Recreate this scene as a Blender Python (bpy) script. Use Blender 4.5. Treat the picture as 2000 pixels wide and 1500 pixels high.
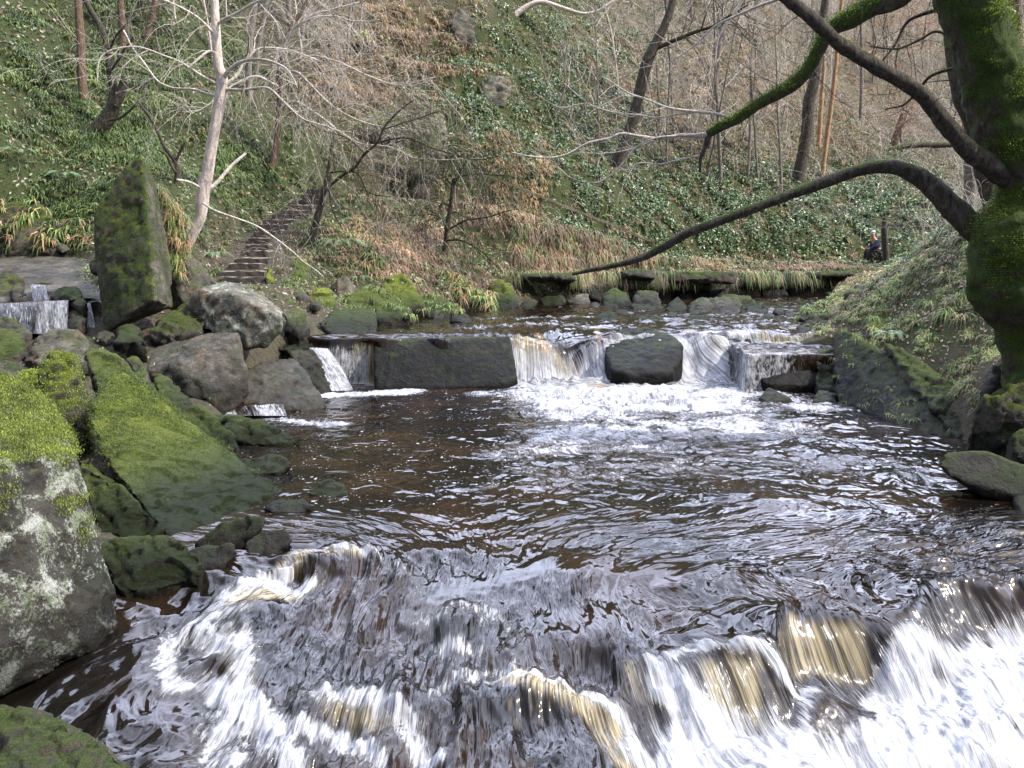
import bpy, bmesh, math, random
import numpy as np
from mathutils import Vector, Matrix
for o in list(bpy.data.objects): bpy.data.objects.remove(o)
S = bpy.context.scene
COL = S.collection
R = math.radians
random.seed(7); rng = np.random.default_rng(7)

# ------------------------------------------------------------------ camera
CAMZ = 2.2; FPX = 1560.0; PITCH = R(9.8)
cam = bpy.data.cameras.new('camera'); co = bpy.data.objects.new('camera', cam); COL.objects.link(co)
co.location = (0, 0, CAMZ); co.rotation_euler = (R(90) - PITCH, 0, 0)
cam.sensor_width = 36; cam.lens = 36 * FPX / 2000; cam.clip_start = .05; cam.clip_end = 400
S.camera = co
# ------------------------------------------------------------------ light
SUN_EL, SUN_AZ = 43, 104         # azimuth clockwise from +Y (up the river)
W = bpy.data.worlds.new('World'); S.world = W; W.use_nodes = True
nt = W.node_tree; bg = nt.nodes['Background']
sky = nt.nodes.new('ShaderNodeTexSky'); sky.sky_type = 'NISHITA'; sky.sun_disc = False
sky.sun_elevation = R(SUN_EL); sky.sun_rotation = R(SUN_AZ); sky.dust_density = 4; sky.air_density = 1.0; sky.ozone_density = 1
# pale broken cloud over the blue
tc = nt.nodes.new('ShaderNodeTexCoord'); nz = nt.nodes.new('ShaderNodeTexNoise'); nz.inputs['Scale'].default_value = 2.2; nz.inputs['Detail'].default_value = 6
rp = nt.nodes.new('ShaderNodeValToRGB'); rp.color_ramp.elements[0].position = .40; rp.color_ramp.elements[1].position = .58
mx = nt.nodes.new('ShaderNodeMix'); mx.data_type = 'RGBA'
nt.links.new(tc.outputs['Generated'], nz.inputs['Vector']); nt.links.new(nz.outputs['Fac'], rp.inputs['Fac'])
nt.links.new(rp.outputs['Color'], mx.inputs[0]); nt.links.new(sky.outputs['Color'], mx.inputs[6])
# bright cloud lobe added up the valley to light the water's reflections, duller behind
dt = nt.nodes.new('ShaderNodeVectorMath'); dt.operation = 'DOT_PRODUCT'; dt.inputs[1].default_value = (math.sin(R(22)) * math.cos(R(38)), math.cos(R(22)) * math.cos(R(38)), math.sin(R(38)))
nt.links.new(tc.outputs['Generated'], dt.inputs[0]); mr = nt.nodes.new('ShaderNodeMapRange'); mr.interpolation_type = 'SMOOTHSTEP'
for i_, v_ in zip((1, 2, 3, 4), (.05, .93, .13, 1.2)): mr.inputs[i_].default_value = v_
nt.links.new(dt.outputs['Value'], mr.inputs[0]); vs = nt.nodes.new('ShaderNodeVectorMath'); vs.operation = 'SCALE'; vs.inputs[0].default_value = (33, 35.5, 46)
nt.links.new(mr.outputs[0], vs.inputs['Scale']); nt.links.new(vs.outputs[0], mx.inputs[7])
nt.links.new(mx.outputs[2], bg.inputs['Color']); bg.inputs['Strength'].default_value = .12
sl = bpy.data.lights.new('sun', 'SUN'); so = bpy.data.objects.new('sun', sl); COL.objects.link(so)
sl.energy = 5.0; sl.angle = R(.6); sl.color = (1, .95, .87)
sd = Vector((math.sin(R(SUN_AZ)) * math.cos(R(SUN_EL)), math.cos(R(SUN_AZ)) * math.cos(R(SUN_EL)), math.sin(R(SUN_EL))))
so.rotation_euler = sd.to_track_quat('Z', 'Y').to_euler()
S.view_settings.view_transform = 'Standard'; S.view_settings.look = 'None'; S.view_settings.exposure = .66; S.view_settings.gamma = 1
S.cycles.max_bounces = 6; S.cycles.diffuse_bounces = 3; S.cycles.glossy_bounces = 3; S.cycles.transmission_bounces = 2
S.cycles.transparent_max_bounces = 4; S.cycles.caustics_reflective = False; S.cycles.caustics_refractive = False
S.cycles.use_denoising = True; S.cycles.sample_clamp_indirect = 4

# ------------------------------------------------------------------ helpers
CT, ST = math.cos(PITCH), math.sin(PITCH)
def ray(px, py):
    u = (px - 1000) / FPX; v = (py - 750) / FPX
    return u, CT - v * ST, -(v * CT + ST)
def A(px, py, Y):
    u, f, z = ray(px, py); t = Y / f
    return Vector((u * t, Y, CAMZ + z * t))
def Zp(px, py, z):
    u, f, dz = ray(px, py); t = (z - CAMZ) / dz
    return Vector((u * t, f * t, z))
def _h(i, j, k, seed):
    n = (i * 374761393 + j * 668265263 + k * 2147483647 + seed * 144665 + 12345).astype(np.int64) & 0xffffffff
    n = ((n ^ (n >> 13)) * 1274126177) & 0xffffffff
    n = ((n ^ (n >> 16)) * 2246822519) & 0xffffffff
    return n ^ (n >> 15)
def noise(P, seed=0):
    """gradient noise, P (N,2|3) -> about -1..1"""
    P = np.asarray(P, float)
    if P.shape[1] == 2: P = np.c_[P, np.full(len(P), .37)]
    I = np.floor(P).astype(np.int64); F = P - I; U = F * F * F * (F * (F * 6 - 15) + 10)
    out = 0
    for a in (0, 1):
        wa = U[:, 0] if a else 1 - U[:, 0]
        for b in (0, 1):
            wb = U[:, 1] if b else 1 - U[:, 1]
            for c in (0, 1):
                wc = U[:, 2] if c else 1 - U[:, 2]
                h = _h(I[:, 0] + a, I[:, 1] + b, I[:, 2] + c, seed)
                gx = (h & 1023) / 511.5 - 1; gy = ((h >> 10) & 1023) / 511.5 - 1; gz = ((h >> 20) & 1023) / 511.5 - 1
                out = out + wa * wb * wc * (gx * (F[:, 0] - a) + gy * (F[:, 1] - b) + gz * (F[:, 2] - c))
    return out * 1.5
def fbm(P, oct=4, seed=0, gain=.5, lac=2.03, ridge=False):
    P = np.asarray(P, float); o = 0; a = 1; s = 0
    for k in range(oct):
        n = noise(P, seed + k * 17)
        if ridge: n = .5 - np.abs(n) * 1.6
        o = o + a * n; s += a; a *= gain; P = P * lac + 3.7
    return o / s
def sstep(a, b, x):
    t = np.clip((x - a) / (b - a), 0, 1); return t * t * (3 - 2 * t)
def mesh_np(name, V, F, mat=None, smooth=True, attrs=None, link=True, parent=None):
    V = np.asarray(V, np.float32); F = np.asarray(F, np.int32)
    m = bpy.data.meshes.new(name); n = F.shape[1]
    m.vertices.add(len(V)); m.vertices.foreach_set('co', V.ravel())
    m.loops.add(F.size); m.loops.foreach_set('vertex_index', F.ravel())
    m.polygons.add(len(F)); m.polygons.foreach_set('loop_start', np.arange(len(F), dtype=np.int32) * n)
    m.polygons.foreach_set('use_smooth', np.full(len(F), smooth))
    if mat: m.materials.append(mat)
    for k, a in (attrs or {}).items():
        a = np.asarray(a, np.float32)
        if a.ndim == 1: at = m.attributes.new(k, 'FLOAT', 'POINT'); at.data.foreach_set('value', a)
        elif a.shape[1] == 4: at = m.attributes.new(k, 'FLOAT_COLOR', 'POINT'); at.data.foreach_set('color', a.ravel())
        else: at = m.attributes.new(k, 'FLOAT_VECTOR', 'POINT'); at.data.foreach_set('vector', a.ravel())
    m.update(calc_edges=True)
    o = bpy.data.objects.new(name, m)
    if link: COL.objects.link(o)
    if parent: o.parent = parent
    return o
def grid_faces(nr, nc):
    i = np.arange(nr * nc).reshape(nr, nc)
    return np.stack([i[:-1, :-1], i[:-1, 1:], i[1:, 1:], i[1:, :-1]], -1).reshape(-1, 4)
def tag(o, label=None, cat=None, group=None, kind=None):
    if label: o['label'] = label
    if cat: o['category'] = cat
    if group: o['group'] = group
    if kind: o['kind'] = kind
    return o
def empty(name, loc):
    o = bpy.data.objects.new(name, None); o.location = loc; COL.objects.link(o); return o
def recenter(o):
    """origin at the base of the mesh"""
    me = o.data; n = len(me.vertices); V = np.empty(n * 3, np.float32); me.vertices.foreach_get('co', V); V = V.reshape(-1, 3)
    c = V.mean(0); c[2] = V[:, 2].min(); me.vertices.foreach_set('co', (V - c).ravel()); o.location = c.tolist(); return o

# node material builder
class N:
    def __init__(s, name):
        s.m = bpy.data.materials.new(name); s.m.use_nodes = True; s.t = s.m.node_tree; s.n = s.t.nodes; s.b = s.n['Principled BSDF']; s.out = s.n['Material Output']
    def node(s, ty, **k):
        o = s.n.new('ShaderNode' + ty)
        for a, v in k.items():
            if hasattr(o, a): setattr(o, a, v)
        return o
    def link(s, a, b): s.t.links.new(a, b)
    def val(s, x, sock):
        if hasattr(x, 'is_linked') or isinstance(x, bpy.types.NodeSocket): s.link(x, sock)
        else: sock.default_value = x
    def math(s, op, a, b=0.0, c=None, clamp=False):
        o = s.node('Math', operation=op, use_clamp=clamp); s.val(a, o.inputs[0]); s.val(b, o.inputs[1])
        if c is not None: s.val(c, o.inputs[2])
        return o.outputs[0]
    def mix(s, f, a, b):
        o = s.n.new('ShaderNodeMix'); o.data_type = 'RGBA'; s.val(f, o.inputs[0])
        for x, i in ((a, 6), (b, 7)):
            if isinstance(x, tuple): x = (*x, 1)[:4]
            s.val(x, o.inputs[i])
        return o.outputs[2]
    def mixf(s, f, a, b):
        o = s.n.new('ShaderNodeMix'); o.data_type = 'FLOAT'; s.val(f, o.inputs[0]); s.val(a, o.inputs[2]); s.val(b, o.inputs[3]); return o.outputs[0]
    def noise(s, vec, scale, detail=4, rough=.55, dist=0):
        o = s.n.new('ShaderNodeTexNoise'); o.inputs['Scale'].default_value = scale; o.inputs['Detail'].default_value = detail
        o.inputs['Roughness'].default_value = rough; o.inputs['Distortion'].default_value = dist
        if vec is not None: s.link(vec, o.inputs['Vector'])
        return o.outputs['Fac']
    def ramp(s, f, a, b, x=0.0, y=1.0):
        o = s.n.new('ShaderNodeMapRange'); o.interpolation_type = 'SMOOTHSTEP'; s.val(f, o.inputs[0]); s.val(a, o.inputs[1]); s.val(b, o.inputs[2]); o.inputs[3].default_value = x; o.inputs[4].default_value = y
        return o.outputs[0]
    def scale(s, vec, v):
        o = s.n.new('ShaderNodeVectorMath'); o.operation = 'MULTIPLY'; s.link(vec, o.inputs[0]); o.inputs[1].default_value = v; return o.outputs[0]
    def attr(s, name, ty='GEOMETRY', out='Fac'):
        o = s.n.new('ShaderNodeAttribute'); o.attribute_type = ty; o.attribute_name = name; return o.outputs[out]
    def bump(s, h, strength=.5, dist=.02, normal=None):
        o = s.n.new('ShaderNodeBump'); s.val(strength, o.inputs['Strength']); o.inputs['Distance'].default_value = dist; s.link(h, o.inputs['Height'])
        if normal: s.link(normal, o.inputs['Normal'])
        return o.outputs[0]
    def pos(s): return s.n.new('ShaderNodeNewGeometry').outputs['Position']
    def done(s, color=None, rough=None, normal=None, spec=None):
        if color is not None:
            if isinstance(color, tuple): color = (*color, 1)[:4]
            s.val(color, s.b.inputs['Base Color'])
        if rough is not None: s.val(rough, s.b.inputs['Roughness'])
        if normal is not None: s.link(normal, s.b.inputs['Normal'])
        if spec is not None: s.val(spec, s.b.inputs['Specular IOR Level'])
        return s.m

# ------------------------------------------------------------------ materials
def rock_mat():
    n = N('sandstone'); P = n.pos(); g = n.n.new('ShaderNodeNewGeometry')
    sx = n.n.new('ShaderNodeSeparateXYZ'); n.link(g.outputs['Normal'], sx.inputs[0]); nzz = sx.outputs['Z']
    sp = n.n.new('ShaderNodeSeparateXYZ'); n.link(P, sp.inputs[0]); pz = sp.outputs['Z']
    moss = n.attr('moss', 'OBJECT'); lich = n.attr('lichen', 'OBJECT'); wet = n.attr('wet', 'OBJECT'); tone = n.attr('tone', 'OBJECT'); wz = n.attr('wet_z', 'OBJECT'); yel = n.attr('yellow', 'OBJECT')
    n1 = n.noise(P, 2.2, 8, .65); n2 = n.noise(P, 11, 6, .6); n3 = n.noise(P, 55, 5, .7); n4 = n.noise(P, 4.5, 8, .7, .6)
    c = n.mix(n.ramp(n1, .35, .65), (.027, .024, .018), (.092, .082, .064))
    c = n.mix(n.math('MULTIPLY', n.ramp(n2, .5, .75), .55), c, (.17, .16, .135))
    # iron stain and dark algae
    c = n.mix(n.math('MULTIPLY', n.ramp(n.noise(P, 3.1, 6, .7), .56, .66), .5), c, (.16, .075, .03))
    c = n.mix(n.math('MULTIPLY', n.ramp(n.noise(P, 1.7, 7, .7), .48, .62), .75), c, (.03, .035, .02))
    tb = n.n.new('ShaderNodeBrightContrast'); n.link(c, tb.inputs[0])
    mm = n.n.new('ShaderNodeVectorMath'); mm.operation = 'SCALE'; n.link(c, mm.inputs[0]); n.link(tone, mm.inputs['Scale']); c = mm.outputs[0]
    # lichen blotches
    lf = n.ramp(n.math('ADD', n.math('ADD', n.math('MULTIPLY', n4, .75), n.math('MULTIPLY', n3, .35)), n.math('MULTIPLY', lich, .26)), .72, .80)
    lf = n.math('MULTIPLY', lf, .85)
    lc = n.mix(n.ramp(n2, .4, .6), (.13, .16, .10), (.31, .32, .28))
    c = n.mix(lf, c, lc)
    # moss
    top = n.attr('top', 'OBJECT'); mf = n.math('ADD', n.math('MULTIPLY', nzz, n.math('ADD', top, .28)), n.math('ADD', n.math('MULTIPLY', n4, .6), n.math('MULTIPLY', n2, .35)))
    mf = n.ramp(n.math('ADD', mf, n.math('MULTIPLY', moss, .55)), .80, .98)
    mf = n.math('MULTIPLY', n.math('MULTIPLY', mf, n.ramp(n.math('SUBTRACT', n.math('ADD', nzz, 1.2), top), .35, .7)), n.ramp(n.math('ADD', moss, top), 0.0, .1))
    mcol = n.mix(n.ramp(n3, .3, .7), (.016, .026, .006), (.060, .088, .014))
    ymask = n.math('MULTIPLY', n.ramp(n.math('ADD', n.math('MULTIPLY', nzz, .45), n.noise(P, 5, 6, .7)), .62, .9), n.math('MULTIPLY', yel, n.ramp(n.math('SUBTRACT', pz, wz), .15, .8)))
    mcol = n.mix(ymask, mcol, n.mix(n.ramp(n3, .35, .65), (.08, .11, .012), (.24, .27, .025)))
    c = n.mix(mf, c, mcol)
    spk = n.mixf(n.ramp(n.noise(P, 170, 3, .8), .35, .65), .55, 1.4); ms = n.n.new('ShaderNodeVectorMath'); ms.operation = 'SCALE'; n.link(c, ms.inputs[0]); n.link(spk, ms.inputs['Scale']); c = ms.outputs[0]
    # damp towards the water line, with a ragged upper edge
    wl = n.ramp(n.math('ADD', n.math('SUBTRACT', pz, wz), n.math('MULTIPLY', n1, -.25)), -.02, .22, 1, 0)
    wt = n.math('MAXIMUM', wl, wet)
    dk = n.mixf(wt, 1.0, .34)
    m2 = n.n.new('ShaderNodeVectorMath'); m2.operation = 'SCALE'; n.link(c, m2.inputs[0]); n.link(dk, m2.inputs['Scale']); c = m2.outputs[0]
    h = n.math('ADD', n.math('MULTIPLY', n2, .6), n.math('MULTIPLY', n3, .4))
    h2 = n.math('ADD', n.math('MULTIPLY', n.noise(P, 130, 4, .8), mf), h)
    nrm = n.bump(n.noise(P, 7, 8, .7), .7, .07)
    nrm = n.bump(h2, n.mixf(wet, 1.0, .45), .028, nrm)
    rough = n.mixf(wt, n.mixf(mf, .85, .95), .5)
    return n.done(c, rough, nrm, n.mixf(wt, .3, .16))
def bark_mat(name, c1, c2, moss, rough=.9, ms=3.0):
    n = N(name); P = n.pos(); g = n.n.new('ShaderNodeNewGeometry')
    sx = n.n.new('ShaderNodeSeparateXYZ'); n.link(g.outputs['Normal'], sx.inputs[0])
    a = n.noise(n.scale(P, (1, 1, .3)), 28, 6, .7); b = n.noise(P, ms, 7, .7)
    c = n.mix(n.ramp(a, .3, .7), c1, c2)
    c = n.mix(n.math('MULTIPLY', n.ramp(n.noise(P, 9, 5, .6), .55, .7), .4), c, tuple(min(1, x * 1.9 + .03) for x in c2))
    if moss > 0:
        f = n.ramp(n.math('ADD', n.math('ADD', n.math('MULTIPLY', sx.outputs['Z'], .25), b), moss - .5), .52, .66)
        mc = n.mix(n.ramp(n.noise(P, 60, 4, .8), .35, .65), (.014, .026, .005), (.07, .105, .014))
        mc = n.mix(n.ramp(n.noise(P, 4, 4, .7), .4, .65), mc, n.mix(.5, mc, (.03, .055, .01)))
        c = n.mix(f, c, mc)
    nrm = n.bump(a, 1.0, .04); nrm = n.bump(n.noise(P, 90, 4, .8), .8, .012, nrm)
    return n.done(c, rough, nrm, .25)
def ground_mat():
    n = N('hillside_soil'); P = n.pos()
    gr = n.attr('green'); rd = n.attr('red')
    a = n.noise(P, 1.3, 8, .7); b = n.noise(P, 14, 6, .75); d = n.noise(P, 45, 4, .8)
    c = n.mix(n.ramp(b, .35, .65), (.034, .030, .021), (.115, .098, .07))
    c = n.mix(n.ramp(d, .55, .7), c, (.25, .205, .15))
    c = n.mix(n.math('MULTIPLY', rd, n.ramp(a, .3, .6)), c, n.mix(b, (.10, .065, .04), (.25, .18, .11)))
    gc = n.mix(n.ramp(d, .35, .65), (.025, .035, .012), (.07, .085, .03))
    c = n.mix(n.ramp(n.math('ADD', n.math('MULTIPLY', gr, .6), n.math('MULTIPLY', b, .8)), .45, .8), c, gc)
    nrm = n.bump(b, .9, .08); nrm = n.bump(d, .9, .03, nrm)
    return n.done(c, .95, nrm, .2)
def leaf_mat(name, trans=.25, rough=.6):
    n = N(name); c = n.attr('tint', out='Color')
    n.link(c, n.b.inputs['Base Color']); n.b.inputs['Roughness'].default_value = rough; n.b.inputs['Specular IOR Level'].default_value = .35
    t = n.n.new('ShaderNodeBsdfTranslucent'); n.link(c, t.inputs[0]); mxs = n.n.new('ShaderNodeMixShader'); mxs.inputs[0].default_value = trans
    n.link(n.b.outputs[0], mxs.inputs[1]); n.link(t.outputs[0], mxs.inputs[2]); n.link(mxs.outputs[0], n.out.inputs[0])
    return n.m
def water_mat():
    n = N('peaty_water'); P = n.pos(); fu = n.attr('flow', out='Vector')
    foam = n.attr('foam'); amber = n.attr('amber'); speck = n.attr('speck'); fall = n.attr('fall')
    s1 = n.scale(fu, (1, .45, 1)); s2 = n.scale(fu, (1, .75, 1))
    fa = n.noise(s2, 6.5, 9, .72, .9); fb = n.noise(s1, 28, 6, .7, .5)
    pat = n.math('ADD', n.math('MULTIPLY', fa, .62), n.math('MULTIPLY', fb, .38))
    patf = n.mixf(fall, pat, n.math('ADD', n.math('MULTIPLY', n.noise(n.scale(fu, (1, .13, 1)), 30, 5, .7, .7), .55), n.math('MULTIPLY', n.noise(n.scale(fu, (1, .08, 1)), 80, 4, .6, .2), .45)))
    patc = n.math('ADD', n.math('MULTIPLY', n.math('SUBTRACT', patf, .5), 2.3), .5)
    mm_ = n.math('ADD', patc, foam); m = n.math('MULTIPLY', n.math('ADD', n.math('MULTIPLY', n.ramp(mm_, .78, 1.75), .62), n.math('MULTIPLY', n.ramp(mm_, .98, 1.2), .36)), .97)
    m = n.math('MULTIPLY', m, n.ramp(foam, 0, .12))
    # drifting bubbles
    v = n.n.new('ShaderNodeTexVoronoi'); v.inputs['Scale'].default_value = 15; n.link(n.scale(P, (1, 1, 0)), v.inputs['Vector'])
    sc = n.n.new('ShaderNodeSeparateColor'); n.link(v.outputs['Color'], sc.inputs[0])
    cl = n.ramp(n.noise(P, 2.6, 4, .6), .42, .62)
    rad = n.math('MULTIPLY', n.math('MULTIPLY', sc.outputs[0], cl), .30)
    dot = n.ramp(n.math('SUBTRACT', v.outputs['Distance'], rad), -.02, .03, 1, 0)
    dot = n.math('MULTIPLY', n.math('MULTIPLY', dot, n.ramp(sc.outputs[1], .45, .55)), speck)
    v2 = n.n.new('ShaderNodeTexVoronoi'); v2.inputs['Scale'].default_value = 34; n.link(n.scale(P, (1, 1, 0)), v2.inputs['Vector'])
    sc2 = n.n.new('ShaderNodeSeparateColor'); n.link(v2.outputs['Color'], sc2.inputs[0])
    d2 = n.math('MULTIPLY', n.ramp(n.math('SUBTRACT', v2.outputs['Distance'], n.math('MULTIPLY', sc2.outputs[0], .3)), -.02, .05, 1, 0), n.math('MULTIPLY', n.math('MULTIPLY', n.ramp(sc2.outputs[1], .55, .65), cl), speck))
    m = n.math('MAXIMUM', m, n.math('MULTIPLY', n.math('MAXIMUM', dot, d2), .85))
    body = n.mix(n.ramp(n.noise(P, 1.1, 5, .6), .4, .65), (.004, .0032, .0024), (.016, .009, .0045))
    streak = n.noise(n.scale(fu, (1, .09, 1)), 42, 6, .7, .5)
    amb = n.mix(n.ramp(streak, .38, .6), (.03, .02, .008), (.27, .225, .13))
    am_f = n.math('MULTIPLY', n.ramp(n.math('ADD', amber, n.math('MULTIPLY', streak, .6)), .55, .95), n.ramp(amber, 0, .15))
    body = n.mix(am_f, body, amb)
    org = n.attr('orange'); body = n.mix(n.ramp(n.math('ADD', org, n.math('MULTIPLY', fb, .9)), .95, 1.7), body, n.mix(fb, (.12, .055, .012), (.36, .21, .07)))
    foamc = n.mix(n.ramp(n.math('ADD', n.math('MULTIPLY', fb, .6), n.math('MULTIPLY', fa, .5)), .40, .68), (.13, .135, .15), (.52, .53, .55))  # grey-blue foam shadows put into the colour, along with mixed-in water
    c = n.mix(m, body, foamc)
    rough = n.mixf(m, .06, .75)
    w1 = n.noise(n.scale(fu, (1, .75, 1)), 4.2, 2, .45, .8); w2 = n.noise(n.scale(fu, (1, .4, 1)), 18, 2, .45, .4)
    amp = n.attr('chop')
    nrm = n.bump(w1, n.math('MULTIPLY', amp, .30), .11); nrm = n.bump(w2, n.math('MULTIPLY', amp, .06), .03, nrm)
    nrm = n.bump(n.math('MULTIPLY', pat, m), .6, .04, nrm)
    n.b.inputs['IOR'].default_value = 1.4
    return n.done(c, rough, nrm, n.mixf(m, .6, .3))
def step_mat():
    n = N('step_stone'); P = n.pos(); g = n.n.new('ShaderNodeNewGeometry'); sx = n.n.new('ShaderNodeSeparateXYZ'); n.link(g.outputs['Normal'], sx.inputs[0]); a = n.noise(P, 14, 6, .7)
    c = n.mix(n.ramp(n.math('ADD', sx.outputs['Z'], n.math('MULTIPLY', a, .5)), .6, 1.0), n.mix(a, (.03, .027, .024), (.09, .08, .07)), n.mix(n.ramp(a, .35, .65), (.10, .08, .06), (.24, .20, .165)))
    return n.done(c, .9, n.bump(a, .8, .02), .3)
M = dict(rock=rock_mat(), soil=ground_mat(), leaf=leaf_mat('grass_blade'), ivy=leaf_mat('ivy_leaf', .1, .35), water=water_mat(),
         birch=bark_mat('pale_bark', (.40, .33, .28), (.66, .57, .50), 0), brown=bark_mat('brown_bark', (.07, .045, .03), (.19, .13, .095), .06),
         grey=bark_mat('grey_bark', (.10, .085, .07), (.24, .21, .18), .1), mossy=bark_mat('mossy_bark', (.035, .028, .02), (.10, .09, .065), .70, .95, 3.2),
         semi=bark_mat('half_mossy_bark', (.022, .018, .014), (.10, .085, .065), .42, .95, 4),
         orange=bark_mat('orange_bark', (.22, .13, .07), (.42, .27, .15), 0), twig=bark_mat('twig_bark', (.38, .33, .28), (.66, .60, .52), 0),
         timber=bark_mat('weathered_timber', (.09, .08, .05), (.19, .16, .105), .2), dark=step_mat())

#@TERRAIN
# ------------------------------------------------------------------ terrain
G = []
def g(px, py, Y): v = A(px, py, Y); G.append((v.x, v.y, v.z))
for w in [(-3.4, 2, .1), (-3.6, 3.5, .1), (-3.7, 5, .25), (-3.8, 7, .15), (-4.0, 9, .1), (-4.6, 10.4, .35), (-5.6, 10.4, .7), (5.15, 8.6, -.05), (5.0, 7.6, -.1), (5.9, 8.3, .3), (5.25, 11.3, .3), (5.3, 10, .2), (5.5, 9, .15), (5.3, 12.4, .55), (5.6, 7.5, .2), (6.6, 8.5, .9), (-7, 7.5, 1.4), (-6.5, 4, 1.3), (-11, 5, 4), (-12, 9, 4.6),
          (-15, 12, 6), (6.2, 3, .5), (6.5, 6, .7), (9, 8, 1.5), (12, 4, 1.6), (8, 1, .9), (10, 11, 1.9), (-4, 0, .3), (-10, 0, 4), (14, 12, 2.1), (20, 18, 2.4), (30, 22, 3), (22, 29, 1.9), (34, 31, 3),
          (-22, 20, 13), (-26, 34, 24), (-40, 20, 22), (-14, 50, 34), (0, 70, 44), (30, 85, 44), (62, 60, 30), (50, 40, 14), (-30, 0, 14), (60, 20, 12), (60, 0, 12), (80, 90, 50), (-60, 90, 60), (0, 100, 56)]: G.append(w)
for p in [(40, 690, 11), (200, 660, 11.4), (330, 700, 10.5), (-80, 630, 12.2), (100, 630, 12.0), (100, 508, 16.6), (-60, 510, 16), (400, 600, 13.5), (470, 575, 14.6), (560, 590, 14.6), (640, 600, 15.2),
          (560, 560, 16), (480, 552, 16.0), (650, 555, 16.8), (760, 570, 17), (860, 585, 17.8), (960, 585, 19.6), (1060, 565, 21.3), (1200, 538, 23), (1400, 512, 25), (1620, 512, 26), (1750, 505, 27),
          (1700, 560, 15), (1800, 500, 14), (1850, 455, 14), (1900, 470, 12.5), (1790, 705, 10.9), (1870, 770, 10.0), (1720, 655, 12.0), (1900, 720, 9.8), (1960, 690, 9.2), (1850, 600, 11.5), (1640, 610, 16), (1950, 780, 8.6), (1790, 610, 12.4), (1620, 575, 18.5), (1760, 520, 18), (1850, 490, 20),
          (1500, 400, 29), (1500, 300, 33), (1500, 150, 41), (1500, 0, 50), (1700, 400, 31), (1900, 400, 31), (1900, 250, 43), (1900, 100, 58), (1900, 20, 72), (1700, 200, 45), (1700, 50, 58), (1350, 450, 27),
          (1200, 430, 25.5), (1200, 300, 29), (1200, 150, 34), (1200, 0, 41), (1050, 480, 23), (950, 500, 21.8), (950, 400, 23.6), (950, 330, 24.6), (950, 250, 26.5), (950, 100, 30), (950, -50, 34), (800, 470, 19.8),
          (700, 500, 18.0), (700, 430, 20), (720, 385, 22.6), (800, 380, 23.0), (700, 300, 23.6), (700, 150, 26), (700, 0, 29), (560, 470, 18.6), (620, 385, 20.9), (560, 400, 20.0), (400, 470, 16.4), (400, 400, 17.6),
          (400, 300, 20), (400, 150, 22.5), (400, 0, 25.5), (250, 400, 16.8), (150, 470, 16.6), (150, 350, 17.8), (150, 200, 20), (150, 0, 23), (0, 400, 16.8), (0, 200, 19), (0, 0, 22), (-200, 300, 16), (-200, 0, 19), (2100, 300, 40), (2150, 470, 24), (300, 520, 14.2)]: g(*p)
G = np.array(G)
def tps_fit(G, lam=.02):
    X = G[:, :2] / 10; n = len(X); r2 = ((X[:, None] - X[None]) ** 2).sum(-1); K = .5 * r2 * np.log(r2 + 1e-12)
    Pm = np.c_[np.ones(n), X]; L = np.zeros((n + 3, n + 3)); L[:n, :n] = K + lam * np.eye(n) * .1; L[:n, n:] = Pm; L[n:, :n] = Pm.T
    return np.linalg.solve(L, np.r_[G[:, 2], 0, 0, 0]), X
TW, TX = tps_fit(G)
def tps(x, y):
    q = np.c_[x, y] / 10; out = np.empty(len(q))
    for a in range(0, len(q), 40000):
        s = q[a:a + 40000]; r2 = ((s[:, None] - TX[None]) ** 2).sum(-1)
        out[a:a + 40000] = (.5 * r2 * np.log(r2 + 1e-12)) @ TW[:-3] + TW[-3] + s @ TW[-2:]
    return out
RIV = np.array([(-3.0, -3), (-3.2, 3), (-3.0, 4.6), (-2.9, 6), (-2.9, 7.4), (-3.3, 9), (-4.0, 10.5), (-3.7, 12.6), (-3.1, 13.6), (-2.5, 14.6), (-1.9, 16.6), (-1.2, 18.0), (-.3, 20), (2.6, 22.2), (5, 23.3), (8, 24.4), (11, 25), (18, 26.5), (30, 28), (34, 25), (20, 22.5), (11, 21), (8.1, 19.6), (6.9, 18), (5.4, 15),
                (5.0, 13.2), (5.1, 11.5), (5.25, 9.4), (5.2, 7.4), (5.0, 5), (5.6, 2), (6, -3)])
def river_sd(x, y):
    d = np.full(len(x), 1e9); ins = np.zeros(len(x), bool); n = len(RIV)
    for k in range(n):
        a = RIV[k]; b = RIV[(k + 1) % n]; e = b - a; wx, wy = x - a[0], y - a[1]
        t = np.clip((wx * e[0] + wy * e[1]) / (e @ e), 0, 1)
        d = np.minimum(d, (wx - t * e[0]) ** 2 + (wy - t * e[1]) ** 2)
        c = ((a[1] > y) != (b[1] > y)); xx = a[0] + (y - a[1]) / (e[1] if abs(e[1]) > 1e-9 else 1e-9) * e[0]
        ins ^= (c & (x < xx))
    d = np.sqrt(d); return np.where(ins, -d, d)
ST_ = [(542, 427, 517), (530, 425, 515), (515, 446, 507), (504, 460, 524), (490, 470, 523), (478, 479, 524), (465, 484, 526), (452, 495, 538), (438, 503, 562), (428, 512, 574), (418, 530, 604), (410, 548, 610), (400, 560, 614), (390, 576, 622), (380, 590, 634), (369, 600, 642)]
STA = [A((b + c) / 2, a + 7, 15.75 + 5.6 * k / 15) for k, (a, b, c) in enumerate(ST_)]
PATHP = [A(632, 362, 21.6), A(720, 382, 22.5), A(830, 392, 23.2), A(950, 400, 23.8), A(1100, 440, 24.4), A(1290, 505, 25.0), A(1500, 515, 26.0), A(1720, 515, 27.0)]
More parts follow.
